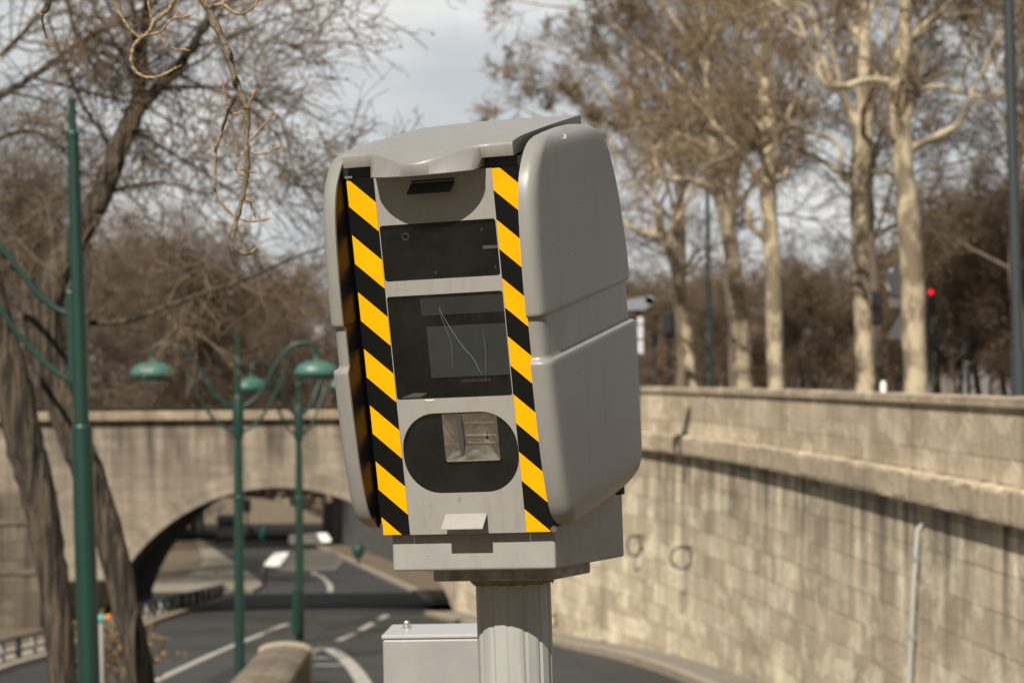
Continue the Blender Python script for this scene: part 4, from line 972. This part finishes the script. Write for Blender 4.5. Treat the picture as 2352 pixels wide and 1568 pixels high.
# big leaning poplar with two stems, behind the nearest lamp post
lv_pop = [dict(n=12, ang=(.5, 1.2), len=(.8, 2.3), trop=(0, 0, .1), wander=.14, K=7, tmin=.1, rr=(.25, .45), rcap=.05, mat=0, sides=5),
          dict(n=7, ang=(.4, 1.2), ratio=(.35, .7), trop=(0, 0, -.25), wander=.16, K=6, rr=(.4, .6), rcap=.018, rmin=.007, mat=1, sides=4),
          dict(n=5, ang=(.4, 1.2), ratio=(.4, .8), trop=(0, 0, -.3), wander=.2, K=5, rr=(.5, .7), rmin=.0045, mat=1, tmin=.1)]
px_tree('poplar_tree', 'large bare tree with two leaning furrowed stems and drooping twigs behind the lamp post', 'tree', None, [
    [(165, 1900, 76), (146, 1567, 66), (130, 1400, 68), (110, 1250, 74), (85, 1120, 82), (60, 1034, 88), (32, 900, 88), (0, 780, 84), (-40, 600, 70), (-80, 400, 60)],
    [(375, 1900, 74), (328, 1567, 62), (290, 1400, 64), (252, 1238, 68), (208, 1100, 72), (168, 1000, 74), (136, 898, 76), (102, 770, 84), (92, 690, 88)],
    [(95, 730, 80), (125, 640, 70), (175, 545, 60), (225, 460, 54), (262, 370, 50), (295, 290, 46), (318, 240, 40)],
    [(318, 250, 30), (326, 180, 22), (330, 90, 20), (336, 0, 17), (345, -120, 13)],
    [(316, 250, 36), (350, 215, 30), (400, 165, 26), (440, 110, 22), (480, 40, 15), (510, -20, 12), (560, -110, 8)],
    [(90, 720, 60), (60, 640, 34), (20, 590, 26), (-30, 540, 22)],
    [(-40, 250, 20, 1), (0, 222, 18, 1), (90, 165, 15, 1), (165, 112, 14, 1), (235, 72, 13, 1), (290, 40, 12, 1), (340, 15, 10, 1), (420, -40, 8, 1)],
    [(70, 178, 8, 1), (160, 200, 8, 1), (250, 225, 7, 1), (330, 245, 5, 1), (430, 300, 4, 1)],
    [(308, 240, 18), (312, 150, 13), (310, 60, 11), (300, -40, 9)], [(0, 130, 14, 1), (40, 90, 12, 1), (90, 35, 10, 1), (140, -20, 8, 1)], [(-30, 330, 12, 1), (60, 300, 9, 1), (130, 330, 7, 1), (190, 400, 5, 1)],
    [(150, -40, 12), (165, 50, 10), (190, 110, 9), (215, 150, 7), (250, 200, 5)],
    [(205, 742, 13, -1.2), (280, 738, 13, -1.2), (340, 722, 11, -1.2), (400, 698, 10, -1.2), (480, 668, 9, -1.2), (580, 636, 8, -1.2), (660, 598, 7, -1.2), (740, 568, 5, -1.2), (800, 545, 4, -1.2)],
    [(300, 290, 16), (360, 330, 9), (440, 380, 7), (520, 430, 5), (570, 470, 3)],
    [(230, 450, 14), (290, 430, 8), (370, 420, 7), (450, 440, 5), (510, 470, 3)],
    [(270, 370, 14), (230, 300, 9), (190, 240, 8), (150, 150, 7), (110, 40, 5)],
    [(440, 110, 10), (500, 95, 7), (560, 70, 5), (640, 40, 4), (740, 12, 3)],
    [(400, 165, 10), (470, 200, 7), (540, 225, 6), (600, 270, 5), (650, 330, 3)]],
    30, M_bark_pop, M_twig, 31, lv_pop, (3500, .024), nosprout=(0, 1, 2, 5, 12))

# near tree: its trunk stands out of the picture at the left, its drooping budded twigs hang into it
def near_tree():
    Yn = 9.0; root = empty('poplar_tree', (-3.3, Yn, gz(Yn)), 'nearest tree, only its drooping budded twigs hanging into the top corner', 'tree')
    b = Vector(root.location)
    q = MB(); q.tube([Vector((0, 0, 0)), Vector((.05, 0, 1.6)), Vector((.15, .05, 3.2)), Vector((.3, .1, 4.8)), Vector((.2, .2, 7))], [.2, .17, .15, .12, .07], 14)
    q.tube(curve([Vector((.17, .05, 3.4)), Vector((.8, .03, 4.2)), Vector((1.5, .0, 4.55)), Vector((2.3, .0, 4.70)), Vector((3.0, .05, 4.72))], 5), [.09 - .0035 * i for i in range(21)], 10)
    q.build('trunk', M_bark_pop, root, smooth=50)
    def add(name, pts, w, Y, m):
        P = curve([at(x, y, Y) - b for x, y in pts], 5); q = MB(); n_ = len(P); rg = random.Random(len(pts) * 7 + pts[0][0])
        rads = [(w[0] + (w[1] - w[0]) * i / (n_ - 1)) * .58 * Y / FPX * (1.32 if i % 4 == 0 else rg.uniform(.82, .95)) for i in range(n_)]
        q.tube([p + Vector((rg.uniform(-1, 1), rg.uniform(-1, 1), rg.uniform(-1, 1))) * .0017 for p in P], rads, 7)
        for i in range(3, n_ - 2, 4):             # short spurs and bud scars at the nodes
            dv = Vector((rg.uniform(-1, 1), rg.uniform(-1, 1), rg.uniform(-.6, 1))).normalized(); l_ = rg.uniform(.004, .015); q.tube([P[i], P[i] + dv * l_ * .6, P[i] + dv * l_], [rads[i] * .6, rads[i] * .62, rads[i] * .2], 6)
        return q.build(name, m, root, smooth=60)
    def bud(x, y, dx, dy, Y, ln=22, w=8):
        a = at(x, y, Y) - b; d = math.hypot(dx, dy); c = at(x + dx / d * ln, y + dy / d * ln, Y) - b; q = MB(); r = w / 2 * Y / FPX
        q.tube([a, a.lerp(c, .3), a.lerp(c, .6), c], [r * .45, r, r * .75, r * .12], 7); q.build('bud', M_bud, root, smooth=60)
    tw = M_tw_near
    add('twig', [(420, -190), (452, -40), (478, 22), (520, 110), (542, 190), (562, 235), (568, 262), (566, 330), (568, 385), (562, 430), (552, 470), (540, 520), (536, 552), (548, 574), (565, 584), (578, 580)], (17, 7), 9.0, M_tw_mid)
    add('twig', [(545, 218), (532, 240), (520, 268), (508, 305), (497, 340), (494, 380), (494, 430), (500, 458), (520, 480), (545, 500), (575, 508), (600, 506)], (8, 4.5), 9.0, tw)
    add('twig', [(556, 258), (535, 262), (522, 252), (518, 225), (514, 200)], (6, 4), 9.0, tw)
    add('twig', [(560, 255), (570, 240), (580, 222)], (6, 4), 9.0, tw); add('twig', [(566, 335), (590, 305), (612, 282), (622, 268)], (6, 4), 9.0, tw)
    add('twig', [(566, 346), (590, 354), (615, 350), (632, 340)], (6, 4), 9.0, tw); add('twig', [(563, 352), (545, 372), (540, 388), (548, 398)], (5, 3.5), 9.0, tw)
    add('twig', [(568, 392), (552, 388)], (5, 4), 9.0, tw); add('twig', [(556, 455), (572, 462), (582, 485), (588, 503)], (4, 3), 9.05, tw)
    add('twig', [(430, -120), (395, 10), (375, 32), (355, 52), (338, 78), (325, 86), (308, 105), (302, 135), (308, 160), (328, 175), (355, 178), (380, 170), (400, 158)], (11, 5), 8.6, tw)
    add('twig', [(320, 86), (300, 70), (280, 40), (262, 5), (240, -60)], (7, 5), 8.6, tw); add('twig', [(340, 80), (365, 75), (382, 58), (400, 42), (422, 40)], (6, 4), 8.6, tw)
    add('twig', [(365, 76), (376, 98), (400, 112), (416, 113)], (5, 3.5), 8.6, tw); add('twig', [(350, 55), (345, 30), (338, -10)], (5, 4), 8.6, tw)
    add('twig', [(480, 20), (510, 10), (535, 28), (555, 32), (578, 20), (588, 8)], (8, 5), 8.8, tw); add('twig', [(508, 10), (530, -6), (560, -40)], (7, 6), 8.8, tw)
    add('twig', [(118, -30), (112, 20), (98, 35), (100, 62), (108, 90)], (6, 4), 9.4, tw)
    add('twig', [(482, 20), (474, 5), (490, -40)], (8, 8), 8.8, tw)
    for x, y, dx, dy in ((514, 202, -5, -22), (580, 222, 7, -14), (622, 270, 6, -16), (630, 342, 18, -6), (600, 506, 16, -3), (540, 520, -22, 26), (576, 582, 8, -8), (398, 160, 16, -8), (398, 44, 14, -18), (420, 40, 22, -6), (416, 113, 10, 2), (588, 8, 10, -14), (98, 36, -16, -8), (108, 90, 4, 12), (568, 392, 8, 2), (548, 398, 8, 4), (562, 458, 6, 2)):
        bud(x, y, dx, dy, 8.8 if y < 200 else 9.0)
    return root
M_tw_near = mat('young_twig', (.34, .245, .135), .7, noise=(70, .12, (.15, .10, .055)))
M_tw_mid = mat('older_twig', (.20, .155, .10), .8, noise=(60, .12, (.08, .06, .04)))
near_tree()

# ------------------------------------------------------------------ signs, signals, posts on the upper street
def post(name, x, ytop, Y, w, label, cat, m, zb=None, group=None, leanx=0):
    t = at(x, ytop, Y); zb = TZ if zb is None else zb; r = empty(name, (t.x, Y, zb), label, cat, group); h = t.z - zb
    q = MB(); q.tube([(leanx, 0, 0), (leanx * .5, 0, h * .5), (0, 0, h)], [w / 2 * Y / FPX, w / 2 * Y / FPX * .95, w / 2 * Y / FPX * .85], 12); q.build('pole', m, r, smooth=40)
    return r, h
r, h = post('street_lamp', 2312, -160, 46, 27, 'tall dark grey lamp column on the upper street, taller than the tree crowns', 'street lamp', M_polegrey, leanx=.16)
q = MB(); q.tube([(0, 0, h), (0, 0, h + .6), (-.5, 0, h + 1.0), (-1.2, 0, h + 1.1)], .06, 10); q.build('lamp_arm', M_polegrey, r, smooth=50)
q = MB(); q.lathe([(.12, 0), (.24, .05), (.2, .14), (.05, .18)], 16, (-1.45, 0, h + 1.0), sx=1.5); q.build('lamp_head', M_polegrey, r, smooth=50)
q = MB(); q.tube([(.16, 0, 0), (.14, 0, 1.9)], .155, 14); q.build('base_sleeve', M_polegrey, r, smooth=40)
r, h = post('street_lamp', 1624, 372, 88, 12, 'thin dark lamp column between the curving plane tree and its slim neighbour', 'street lamp', M_polegrey)
q = MB(); q.tube([(0, 0, h - .1), (.3, 0, h + .15), (1.0, 0, h + .2)], .05, 8); q.build('lamp_arm', M_polegrey, r, smooth=50)
q = MB(); q.lathe([(.1, 0), (.2, .05), (.15, .12), (.04, .16)], 14, (1.2, 0, h + .1), sx=1.5); q.build('lamp_head', M_polegrey, r, smooth=50)
# round and triangular signs, seen from behind
Ys_ = 62; u = Ys_ / FPX
r, h = post('sign_post', 2071, 610, Ys_, 7, 'dark sign post carrying grey backed round, square and triangular signs behind the bright trunk', 'sign', M_iron)
def dz_(y): return at(2071, y, Ys_).z - TZ
q = MB(); q.tube([(-2 * u, -.05, dz_(644)), (-2 * u, -.02, dz_(644))], 36 * u, 24); q.build('round_sign', M_signback, r)
q = MB(); q.box(-30 * u, -5 * u, -.05, -.02, dz_(706), dz_(684)); q.build('square_sign', M_white, r)
q = MB(); q.prism([(-37 * u, dz_(778)), (33 * u, dz_(778)), (-1 * u, dz_(714))], 'y', -.05, -.02); q.build('triangular_sign', mat('sign_white', (.62, .62, .61), .5), r)
# traffic light showing red
Yt = 60; u = Yt / FPX
r, h = post('traffic_light', 2140, 655, Yt, 8, 'black traffic light showing red beside the thickest plane trunk', 'traffic light', M_iron)
def dt_(y): return at(2140, y, Yt).z - TZ
q = MB(); q.box(-10 * u, 9 * u, -.16, .0, dt_(722), dt_(654)); q.build('signal_head', M_dark, r, bevel=(.03, 2))
for y in (671, 689, 706):
    q = MB(); q.tube([(-5 * u, -.165, dt_(y)), (-5 * u, -.20, dt_(y))], 6.3 * u, 16); q.build('signal_lamp', M_red if y == 671 else M_dark, r, smooth=40)
q = MB(); q.box(-6 * u, 12 * u, -.12, .0, dt_(798), dt_(772)); q.box(-3 * u, 8 * u, -.12, 0, dt_(838), dt_(812)); q.build_each('pedestrian_signal', M_dark, r, bevel=(.02, 2))
for x, y0, y1, w, Y, lab in ((1534, 718, 772, 21, 84, 'larger dark signal box on a post between the camera housing and the slim plane tree'), (1499, 760, 792, 9, 86, 'small dark signal box on a post tight beside the camera housing'), (2008, 672, 742, 22, 64, 'dark signal box on a post in the gap between the two brightest trunks')):
    r, h = post('traffic_light', x + 3, y0 - 2, Y, 6, lab, 'traffic light', M_iron); u = Y / FPX
    z0, z1 = at(x, y1, Y).z - TZ, at(x, y0, Y).z - TZ
    q = MB(); q.box(-w / 2 * u, w / 2 * u, -.15, .05, z0, z1); q.build('signal_head', M_dark, r, bevel=(.03, 2))
    q = MB(); q.prism(rounded(-w / 2 * u - .04, w / 2 * u + .04, z0 - .05, z1 + .05, .06), 'y', .055, .07); q.build('backing_board', M_dark, r)
# white plates and a lamp hood beside the camera's edge
Yh = 56; u = Yh / FPX
r, h = post('sign_post', 1466, 690, Yh, 7, 'post with a pale hooded lamp and white plates, half hidden by the camera housing', 'sign', M_polegrey)
def dh_(y): return at(1466, y, Yh).z - TZ
q = MB(); q.grid([[(x * u, yy, dh_(y)) for x, y in ((-30, 712), (-30, 690), (0, 684), (26, 682), (38, 690), (30, 700), (12, 712))] for yy in (-.2, .2)], closed=True); q.add([(x * u, yy, dh_(y)) for yy in (-.2,) for x, y in ((-30, 712), (-30, 690), (0, 684), (26, 682), (38, 690), (30, 700), (12, 712))], [tuple(range(7))]); q.build('lamp_hood', mat('hood_grey', (.20, .215, .23), .4), r, smooth=30)
q = MB(); q.tube([(25 * u, -.2, dh_(690)), (25 * u, .1, dh_(690))], 10 * u, 12); q.build('hood_end', M_signback, r, smooth=40)
for y0, y1 in ((728, 745), (748, 778), (782, 812)):
    q = MB(); q.box(-3 * u, 11 * u, -.06, -.03, dh_(y1), dh_(y0)); q.build('white_plate', M_signback, r, bevel=(.01, 2))
# white bollard on the upper street
b0 = at(2029, 893, 52); r = empty('bollard', (b0.x, 52, TZ), 'short white bollard showing over the parapet between two pale trunks', 'bollard')
q = MB(); q.lathe([(.07, 0), (.07, .9), (.068, 1.1), (.05, 1.17), (.02, 1.19)], 16, (0, 0, at(2029, 874, 52).z - TZ - 1.19)); q.build('post', M_white, r, smooth=40)
q = MB(); q.lathe([(.1, 0), (.1, .08), (.075, .1)], 16, (0, 0, -.01)); q.build('base_ring', M_polegrey, r, smooth=40)

# pale building far off behind the trees
def house(x0, x1, Y, zt, label):
    a, b = at(x0, 860, Y).x, at(x1, 860, Y).x; r = empty('stone_building', (a, Y, TZ), label, 'building'); w_ = b - a; H = zt
    q = MB(); q.box(0, w_, 0, 12, 0, H); q.build('wall', M_facade, r)
    q = MB(); q.prism([(-.3, H + .01), (12.3, H + .01), (9.5, H + 2.6), (2.5, H + 2.6)], 'x', -.3, w_ + .3); q.build('roof', M_slate, r)
    nx = max(2, int(w_ / 3.2))
    for fl in range(int(H / 3.2)):
        for i in range(nx):
            cx = w_ * (i + .5) / nx; z = fl * 3.2 + 1.0
            q = MB(); q.box(cx - .7, cx + .7, -.05, .05, z - .1, z + 1.9); f = q.build('window', M_facade, r)
            q = MB(); q.box(cx - .55, cx + .55, -.07, -.052, z, z + 1.8); q.build('pane', M_winglass, f)
    return r
house(2120, 2420, 165, 5.2, 'low pale building glimpsed between the tree trunks above the parapet')

# ------------------------------------------------------------------ things on and beside the sunken road
def arrow_sign(px, Y, label, flip, lines, tipm=M_white):
    P = [at(x, y, Y) for x, y in px]; c = sum(P, Vector()) / len(P); zb = gz(Y)
    r = empty('direction_sign', (c.x, Y, zb), label, 'road sign', 'arrow shaped direction signs on the road island')
    lp = [(p.x - c.x, p.z - zb) for p in P]
    q = MB(); q.prism(lp, 'y', -.04, 0); q.build('sign_panel', M_signshade, r)
    s = shrink(lp, 1.0); bw = .09
    q = MB(); n_ = len(lp)
    for i in range(n_):
        a, b = Vector((*lp[i], 0)), Vector((*lp[(i + 1) % n_], 0)); t = (b - a).normalized(); nn = Vector((-t.y, t.x, 0)) * bw
        cc = Vector((0, sum(p[1] for p in lp) / n_, 0))
        if (cc - a).dot(nn) < 0: nn = -nn
        q.add([(p.x, -.044, p.y) for p in (a, b, b + nn - t * bw * .5, a + nn + t * bw * .5)], [(0, 1, 2, 3)])
    q.build('sign_border', mat('sign_border', (.15, .135, .115), .6), r)  # border darkened along with the panel's painted shade
    return r, c, zb, lp
r, c, zb, lp = arrow_sign([(605, 1296), (632, 1268), (770, 1262), (790, 1285), (770, 1306), (650, 1309)], 122, 'larger arrow shaped direction sign pointing left with its sunlit tip painted white', 0, 0)
tipx = [(606, 1295), (631, 1269), (663, 1267), (645, 1297), (634, 1299), (612, 1299)]
q = MB(); q.prism([(at(x, y, 122).x - c.x, at(x, y, 122).z - zb) for x, y in tipx], 'y', -.058, -.045); q.build('sunlit_tip', mat('sign_tip_sunlit', (.85, .84, .80), .5), r)  # sunlit tip of the sign painted as a separate white piece
q = MB(); q.tube([(0, .06, 0), (0, .06, lp[2][1])], .06, 10); q.build('post', M_iron, r)
r, c, zb, lp = arrow_sign([(664, 1227), (740, 1223), (758, 1233), (752, 1243), (735, 1246), (664, 1249)], 150, 'smaller arrow shaped direction sign pointing right with its sunlit tip painted white', 0, 0)
q = MB(); q.prism([(at(x, y, 150).x - c.x, at(x, y, 150).z - zb) for x, y in ((728, 1224), (750, 1223), (761, 1238), (758, 1244), (738, 1244))], 'y', -.058, -.045); q.build('sunlit_tip', bpy.data.materials['sign_tip_sunlit'], r)  # sunlit end of the smaller sign, painted in white
q = MB(); q.tube([(0, .06, 0), (0, .06, lp[1][1])], .06, 10); q.build('post', M_iron, r)
q = MB()
for k in range(5):
    xa = at(672 + k * 13, 1236, 150).x - c.x; q.box(xa, xa + .13, -.046, -.042, lp[5][1] + .1, lp[0][1] - .1)
q.build_each('sign_stripe', bpy.data.materials['sign_border'], r)
# dark bollard on the island, litter bin on the right pavement
p = gpt(606, 1352); r = empty('bollard', (p.x, p.y, gz(p.y) + .1), 'dark bollard on the tip of the pale traffic island under the arch', 'bollard')
q = MB(); q.lathe([(.09, 0), (.10, .3), (.17, .62), (.19, .8), (.12, .92), (.06, .97)], 14); q.build('post', M_coat, r, smooth=50)
q = MB(); q.lathe([(.14, 0), (.14, .06), (.1, .08)], 14); q.build('foot', M_iron, r, smooth=50)
p = gpt(823, 1299); r = empty('litter_bin', (p.x, p.y, gz(p.y) + .12), 'dark green litter bin on a post on the pavement beyond the arch', 'litter bin')
q = MB(); q.tube([(0, 0, 0), (0, 0, .65)], .1, 10); q.build('post', M_iron, r)
q = MB(); q.lathe([(.2, .4), (.34, .62), (.38, .95), (.36, 1.1), (.2, 1.22), (.1, 1.3)], 16); q.build('bin', mat('bin_green', (.012, .05, .035), .5), r, smooth=50)
# panel sign beyond the arch
p = gpt(568, 1240); Yq = p.y; r = empty('panel_sign', (p.x, Yq, gz(Yq)), 'white road panel on a thin post in front of the far bridge', 'road sign'); u = Yq / FPX
z0, z1 = at(568, 1176, Yq).z - gz(Yq), at(568, 1146, Yq).z - gz(Yq)
q = MB(); q.prism(rounded(-9 * u, 9 * u, z0, z1, .15), 'y', -.06, 0); q.build('sign_panel', mat('panel_white', (.50, .48, .50), .5), r)
q = MB(); q.tube([(0, .07, 0), (0, .07, z1)], .09, 8); q.build('post', M_polegrey, r)
# van
p = gpt(520, 1247); Yv = p.y; u = Yv / FPX
r = empty('van', (p.x, Yv, gz(Yv)), 'pale grey high roofed van stopped beyond the bridge arch', 'van')
q = MB(); q.prism([(0, .45), (5.2, .45), (5.2, 1.1), (4.4, 1.5), (3.9, 2.75), (.1, 2.8), (0, 2.6)], 'x', -1.0, 1.0); q.build('body', M_van, r, bevel=(.06, 2))
q = MB(); q.box(-.85, .85, -.02, -.005, 1.6, 2.35); q.build('rear_window', M_winglass, r)
for sx in (-.95, .95):
    for sy in (.9, 4.3):
        q = MB(); q.tube([(sx - .1, sy, .36), (sx + .1, sy, .36)], .36, 16); w_ = q.build('wheel', M_dark, r, smooth=40)
        q = MB(); q.tube([(sx - .105, sy, .36), (sx + .105, sy, .36)], .2, 12); q.build('rim', M_signback, w_)
for sx in (-.85, .85): q = MB(); q.box(sx - .08, sx + .08, -.03, -.004, .95, 1.4); q.build('tail_light', M_red if False else mat('tail_red', (.3, .02, .02), .3), r)
q = MB(); q.box(-1, 1, -.06, .1, .35, .6); q.build('bumper', M_dark, r)

# people far off: one continuous skinned body each, grown by hand as tapered tubes merged by remesh
def person(x, y, Hh, coat, label, step=.22):
    p = gpt(x, y); r = empty('person', (p.x, p.y, gz(p.y)), label, 'person', 'people walking beyond the arch')
    me = bpy.data.meshes.new('body'); J = {'pel': (0, 0, .95), 'chest': (0, .02, 1.35), 'neck': (0, 0, 1.5), 'head': (0, -.02, 1.62), 'crown': (0, 0, 1.74),
         'hl': (-.1, 0, .9), 'kl': (-.11, -step * .6, .5), 'al': (-.11, -step * .4, .08), 'tl': (-.11, -step * .4 - .16, .04), 'hr': (.1, 0, .9), 'kr': (.11, step * .2, .5), 'ar': (.11, step, .1), 'tr': (.11, step - .15, .04),
         'sl': (-.2, 0, 1.42), 'el': (-.25, .08, 1.13), 'wl': (-.24, -.05, .88), 'sr': (.2, 0, 1.42), 'er': (.25, -.08, 1.13), 'wr': (.24, -.16, .9)}
    ks = list(J); E_ = [('pel', 'chest'), ('chest', 'neck'), ('neck', 'head'), ('head', 'crown'), ('pel', 'hl'), ('hl', 'kl'), ('kl', 'al'), ('al', 'tl'), ('pel', 'hr'), ('hr', 'kr'), ('kr', 'ar'), ('ar', 'tr'), ('chest', 'sl'), ('sl', 'el'), ('el', 'wl'), ('chest', 'sr'), ('sr', 'er'), ('er', 'wr')]
    me.from_pydata([tuple(v_ * Hh / 1.74 for v_ in J[k]) for k in ks], [(ks.index(a), ks.index(b)) for a, b in E_], [])
    o = bpy.data.objects.new('body', me); C.objects.link(o); o.parent = r; me.materials.append(coat)
    s_ = o.modifiers.new('skin', 'SKIN'); RD = dict(pel=.16, chest=.17, neck=.06, head=.10, crown=.07, hl=.1, kl=.07, al=.05, tl=.035, hr=.1, kr=.07, ar=.05, tr=.035, sl=.08, el=.05, wl=.04, sr=.08, er=.05, wr=.04)
    for i, k in enumerate(ks):
        sv = me.skin_vertices[0].data[i]; sv.radius = (RD[k], RD[k]); sv.use_root = (k == 'pel')
    o.modifiers.new('sub', 'SUBSURF').render_levels = 1
    q = MB(); q.lathe([(.02, .12), (.085, .09), (.11, .02), (.1, -.05), (.07, -.08)], 12, (0, .02, 1.66 * Hh / 1.74)); q.build('hair', M_dark, r, smooth=60)
    return r
person(578, 1243, 1.62, M_coat, 'person in dark clothes walking on the road far beyond the arch')
person(600, 1242, 1.60, M_coatgreen, 'person in a teal jacket walking on the road far beyond the arch')

# low railing along the river side of the road
rl = [gpt(*p) for p in ((-60, 1552), (0, 1532), (60, 1516), (110, 1502), (180, 1482), (250, 1462), (330, 1430), (400, 1408), (460, 1392), (515, 1376))]
rl = curve(rl, 6); rr_ = empty('railing', (rl[0].x, rl[0].y, 0), 'low dark metal railing with evenly spaced posts along the river side of the road', 'railing'); o0 = rl[0]
def rloc(p, z): return (p.x - o0.x, p.y - o0.y, gz(p.y) + z)
q = MB(); q.tube([rloc(p, .62) for p in rl], .05, 8); q.build('top_rail', M_polegrey, rr_, smooth=50)
q = MB(); q.tube([rloc(p, .30) for p in rl], .035, 8); q.build('lower_rail', M_iron, rr_, smooth=50)
acc = 0; nxt = 0; cnt = 0
for i in range(1, len(rl)):
    sg = (rl[i] - rl[i - 1]).length
    while nxt < acc + sg and cnt < 40:
        p = rl[i - 1].lerp(rl[i], (nxt - acc) / sg); q = MB(); q.tube([rloc(p, -.05), rloc(p, .5), rloc(p, .66)], [.09, .08, .06], 8); q.build('rail_post', M_polegrey if cnt % 2 else mat('post_grey', (.22, .23, .22), .6), rr_, smooth=50); nxt += 1.6; cnt += 1
    acc += sg
raised('kerb', [p + Vector((-1.2, 0, 0)) for p in rl], [p + Vector((.5, 0, 0)) for p in rl], .13, M_kerb)
# marker post with two amber reflectors and a dry bush, between the lamp post and the trunk
Ym = 46; p = at(233, 1500, Ym); u = Ym / FPX
r = empty('marker_post', (p.x, Ym, gz(Ym)), 'thin grey marker post with teal cap and two amber reflectors behind the lamp post', 'marker post')
q = MB(); q.tube([(0, 0, 0), (0, 0, at(233, 1425, Ym).z - gz(Ym))], 5 * u, 10)
zt = at(233, 1418, Ym).z - gz(Ym); q = MB(); q.tube([(0, 0, 0), (0, 0, zt - .02)], 6.5 * u, 12); q.build('post', mat('marker_grey', (.33, .31, .29), .6), r, smooth=40)
q = MB(); q.lathe([(11 * u, -.06), (12 * u, 0), (9 * u, .05), (3 * u, .07)], 14, (0, 0, zt)); q.build('cap', M_teal, r, smooth=40)
for sx in (-15, 17): q = MB(); q.lathe([(3 * u, -.05), (8 * u, -.02), (8 * u, .03), (2 * u, .06)], 12, (sx * u, -.06, zt + .01)); q.build('reflector', M_orange, r, smooth=40)
rng = np.random.default_rng(77); p = at(262, 1480, 48)
r = empty('shrub', (p.x, 48, gz(48)), 'small dry brown shrub between the lamp post and the leaning trunk', 'shrub')
A = np.zeros((14, 6, 3)); dd = unit(rng.normal(size=(14, 3)) * [.5, .5, .2] + [0, 0, 1]); A[:] = dd[:, None] * np.linspace(0, 1.5, 6)[None, :, None]; B = np.full((14, 6), .015); cp = [(*tubes(A, B, 4), 0)]
A, B = kids(rng, A, B, 10, (.3, 1.1), (.3, .6), (0, 0, .1), .2, 4, .2, (.5, .7)); cp.append((*tubes(A, np.maximum(B, .005), 3), 1)); cp.append((*tufts(rng, A, 1500, .05), 2))
V, F, M_ = join(cp); arr_mesh('foliage', V, F, [M_bark_dark, M_twig_dark, M_pod], M_, parent=r)

# clipped brown hedges behind the trees: dense masses of bare twigs
def hedge(name, x0, x1, Y, z, h, label, seed, n=900):
    a, b = at(x0, 860, Y).x, at(x1, 860, Y).x; rng = np.random.default_rng(seed); root = empty(name, (a, Y, z), label, 'hedge'); w_ = b - a
    A = np.zeros((n, 5, 3)); A[:, :, 0] = rng.uniform(0, w_, n)[:, None]; A[:, :, 1] = rng.uniform(0, 2.0, n)[:, None]
    d = unit(rng.normal(size=(n, 3)) * [.35, .35, .1] + [0, 0, 1]); A += d[:, None] * (np.linspace(0, 1, 5)[None] * (h * rng.uniform(.6, 1, n))[:, None])[..., None]; B = np.full((n, 5), .02); cp = [(*tubes(A, B, 4), 0)]
    A, B = kids(rng, A, B, 9, (.3, 1.1), (.25, .5), (0, 0, .1), .2, 4, .1, (.5, .7)); cp.append((*tubes(A, np.maximum(B, .011), 3), 1)); cp.append((*tufts(rng, A, n * 22, .09), 2))
    V, F, M_ = join(cp); arr_mesh('foliage', V, F, [M_bark_dark, M_twig_dark, M_pod], M_, parent=root)
    return root
for x, Y, sc_t, k in ((13, 20, 1.0, 'A'), (16, 27, 1.1, 'A'), (12.5, 33, .95, 'A'), (21, 33, 1.2, 'A'), (18, 42, 1.1, 'A'), (25, 24, 1.1, 'A'), (24, 46, 1.2, 'A'), (30, 38, 1.2, 'A')):  # added out of view to cut sky light and reflections on the housing
    o = place(k, 1176, Y, TZ, sc_t, 'unseen bare tree of the upper street, added at the right to block sky light', 'unseen bare trees added along the upper street'); o.location.x = x
hedge('hedge', 1380, 2130, 158, TZ, 4.2, 'long brown hedge closing the view between the trunks above the quay wall', 5, 1300)
w_ = hedge('wood', -100, 790, 236, gz(236) + 4.5, 13.0, None, 6, 1700)
del w_['category']; w_['kind'] = 'stuff'

root = empty('river_wall', at(-200, 1300, 79), 'stone wall on the river side with shade painted into it, glimpsed beside the leaning trunk', 'wall'); root.location.z = gz(79)
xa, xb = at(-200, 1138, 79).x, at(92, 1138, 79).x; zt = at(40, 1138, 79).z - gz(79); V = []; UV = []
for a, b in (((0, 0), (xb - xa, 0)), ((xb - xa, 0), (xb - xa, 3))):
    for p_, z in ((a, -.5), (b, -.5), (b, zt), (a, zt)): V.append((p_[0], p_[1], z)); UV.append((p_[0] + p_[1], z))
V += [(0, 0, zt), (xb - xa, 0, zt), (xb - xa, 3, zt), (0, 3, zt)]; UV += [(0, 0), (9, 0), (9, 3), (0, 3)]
arr_mesh('wall_face', np.array(V), np.arange(12).reshape(3, 4), stone_mat('shaded_wall_stone', (.10, .08, .055), (.16, .13, .09), (.025, .02, .015), 2.2, .55, .7), parent=root, smooth=False, uv=np.array(UV))  # tree shade over this wall put into its dark stone colours
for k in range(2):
    q = MB(); q.box(-.05, xb - xa + .04, -.07, -.002, 1.7 + k * 1.6, 1.86 + k * 1.6); q.build('string_course', mat('shaded_course', (.15, .12, .085), .9, noise=(1.5, .2, (.08, .065, .045))), root)
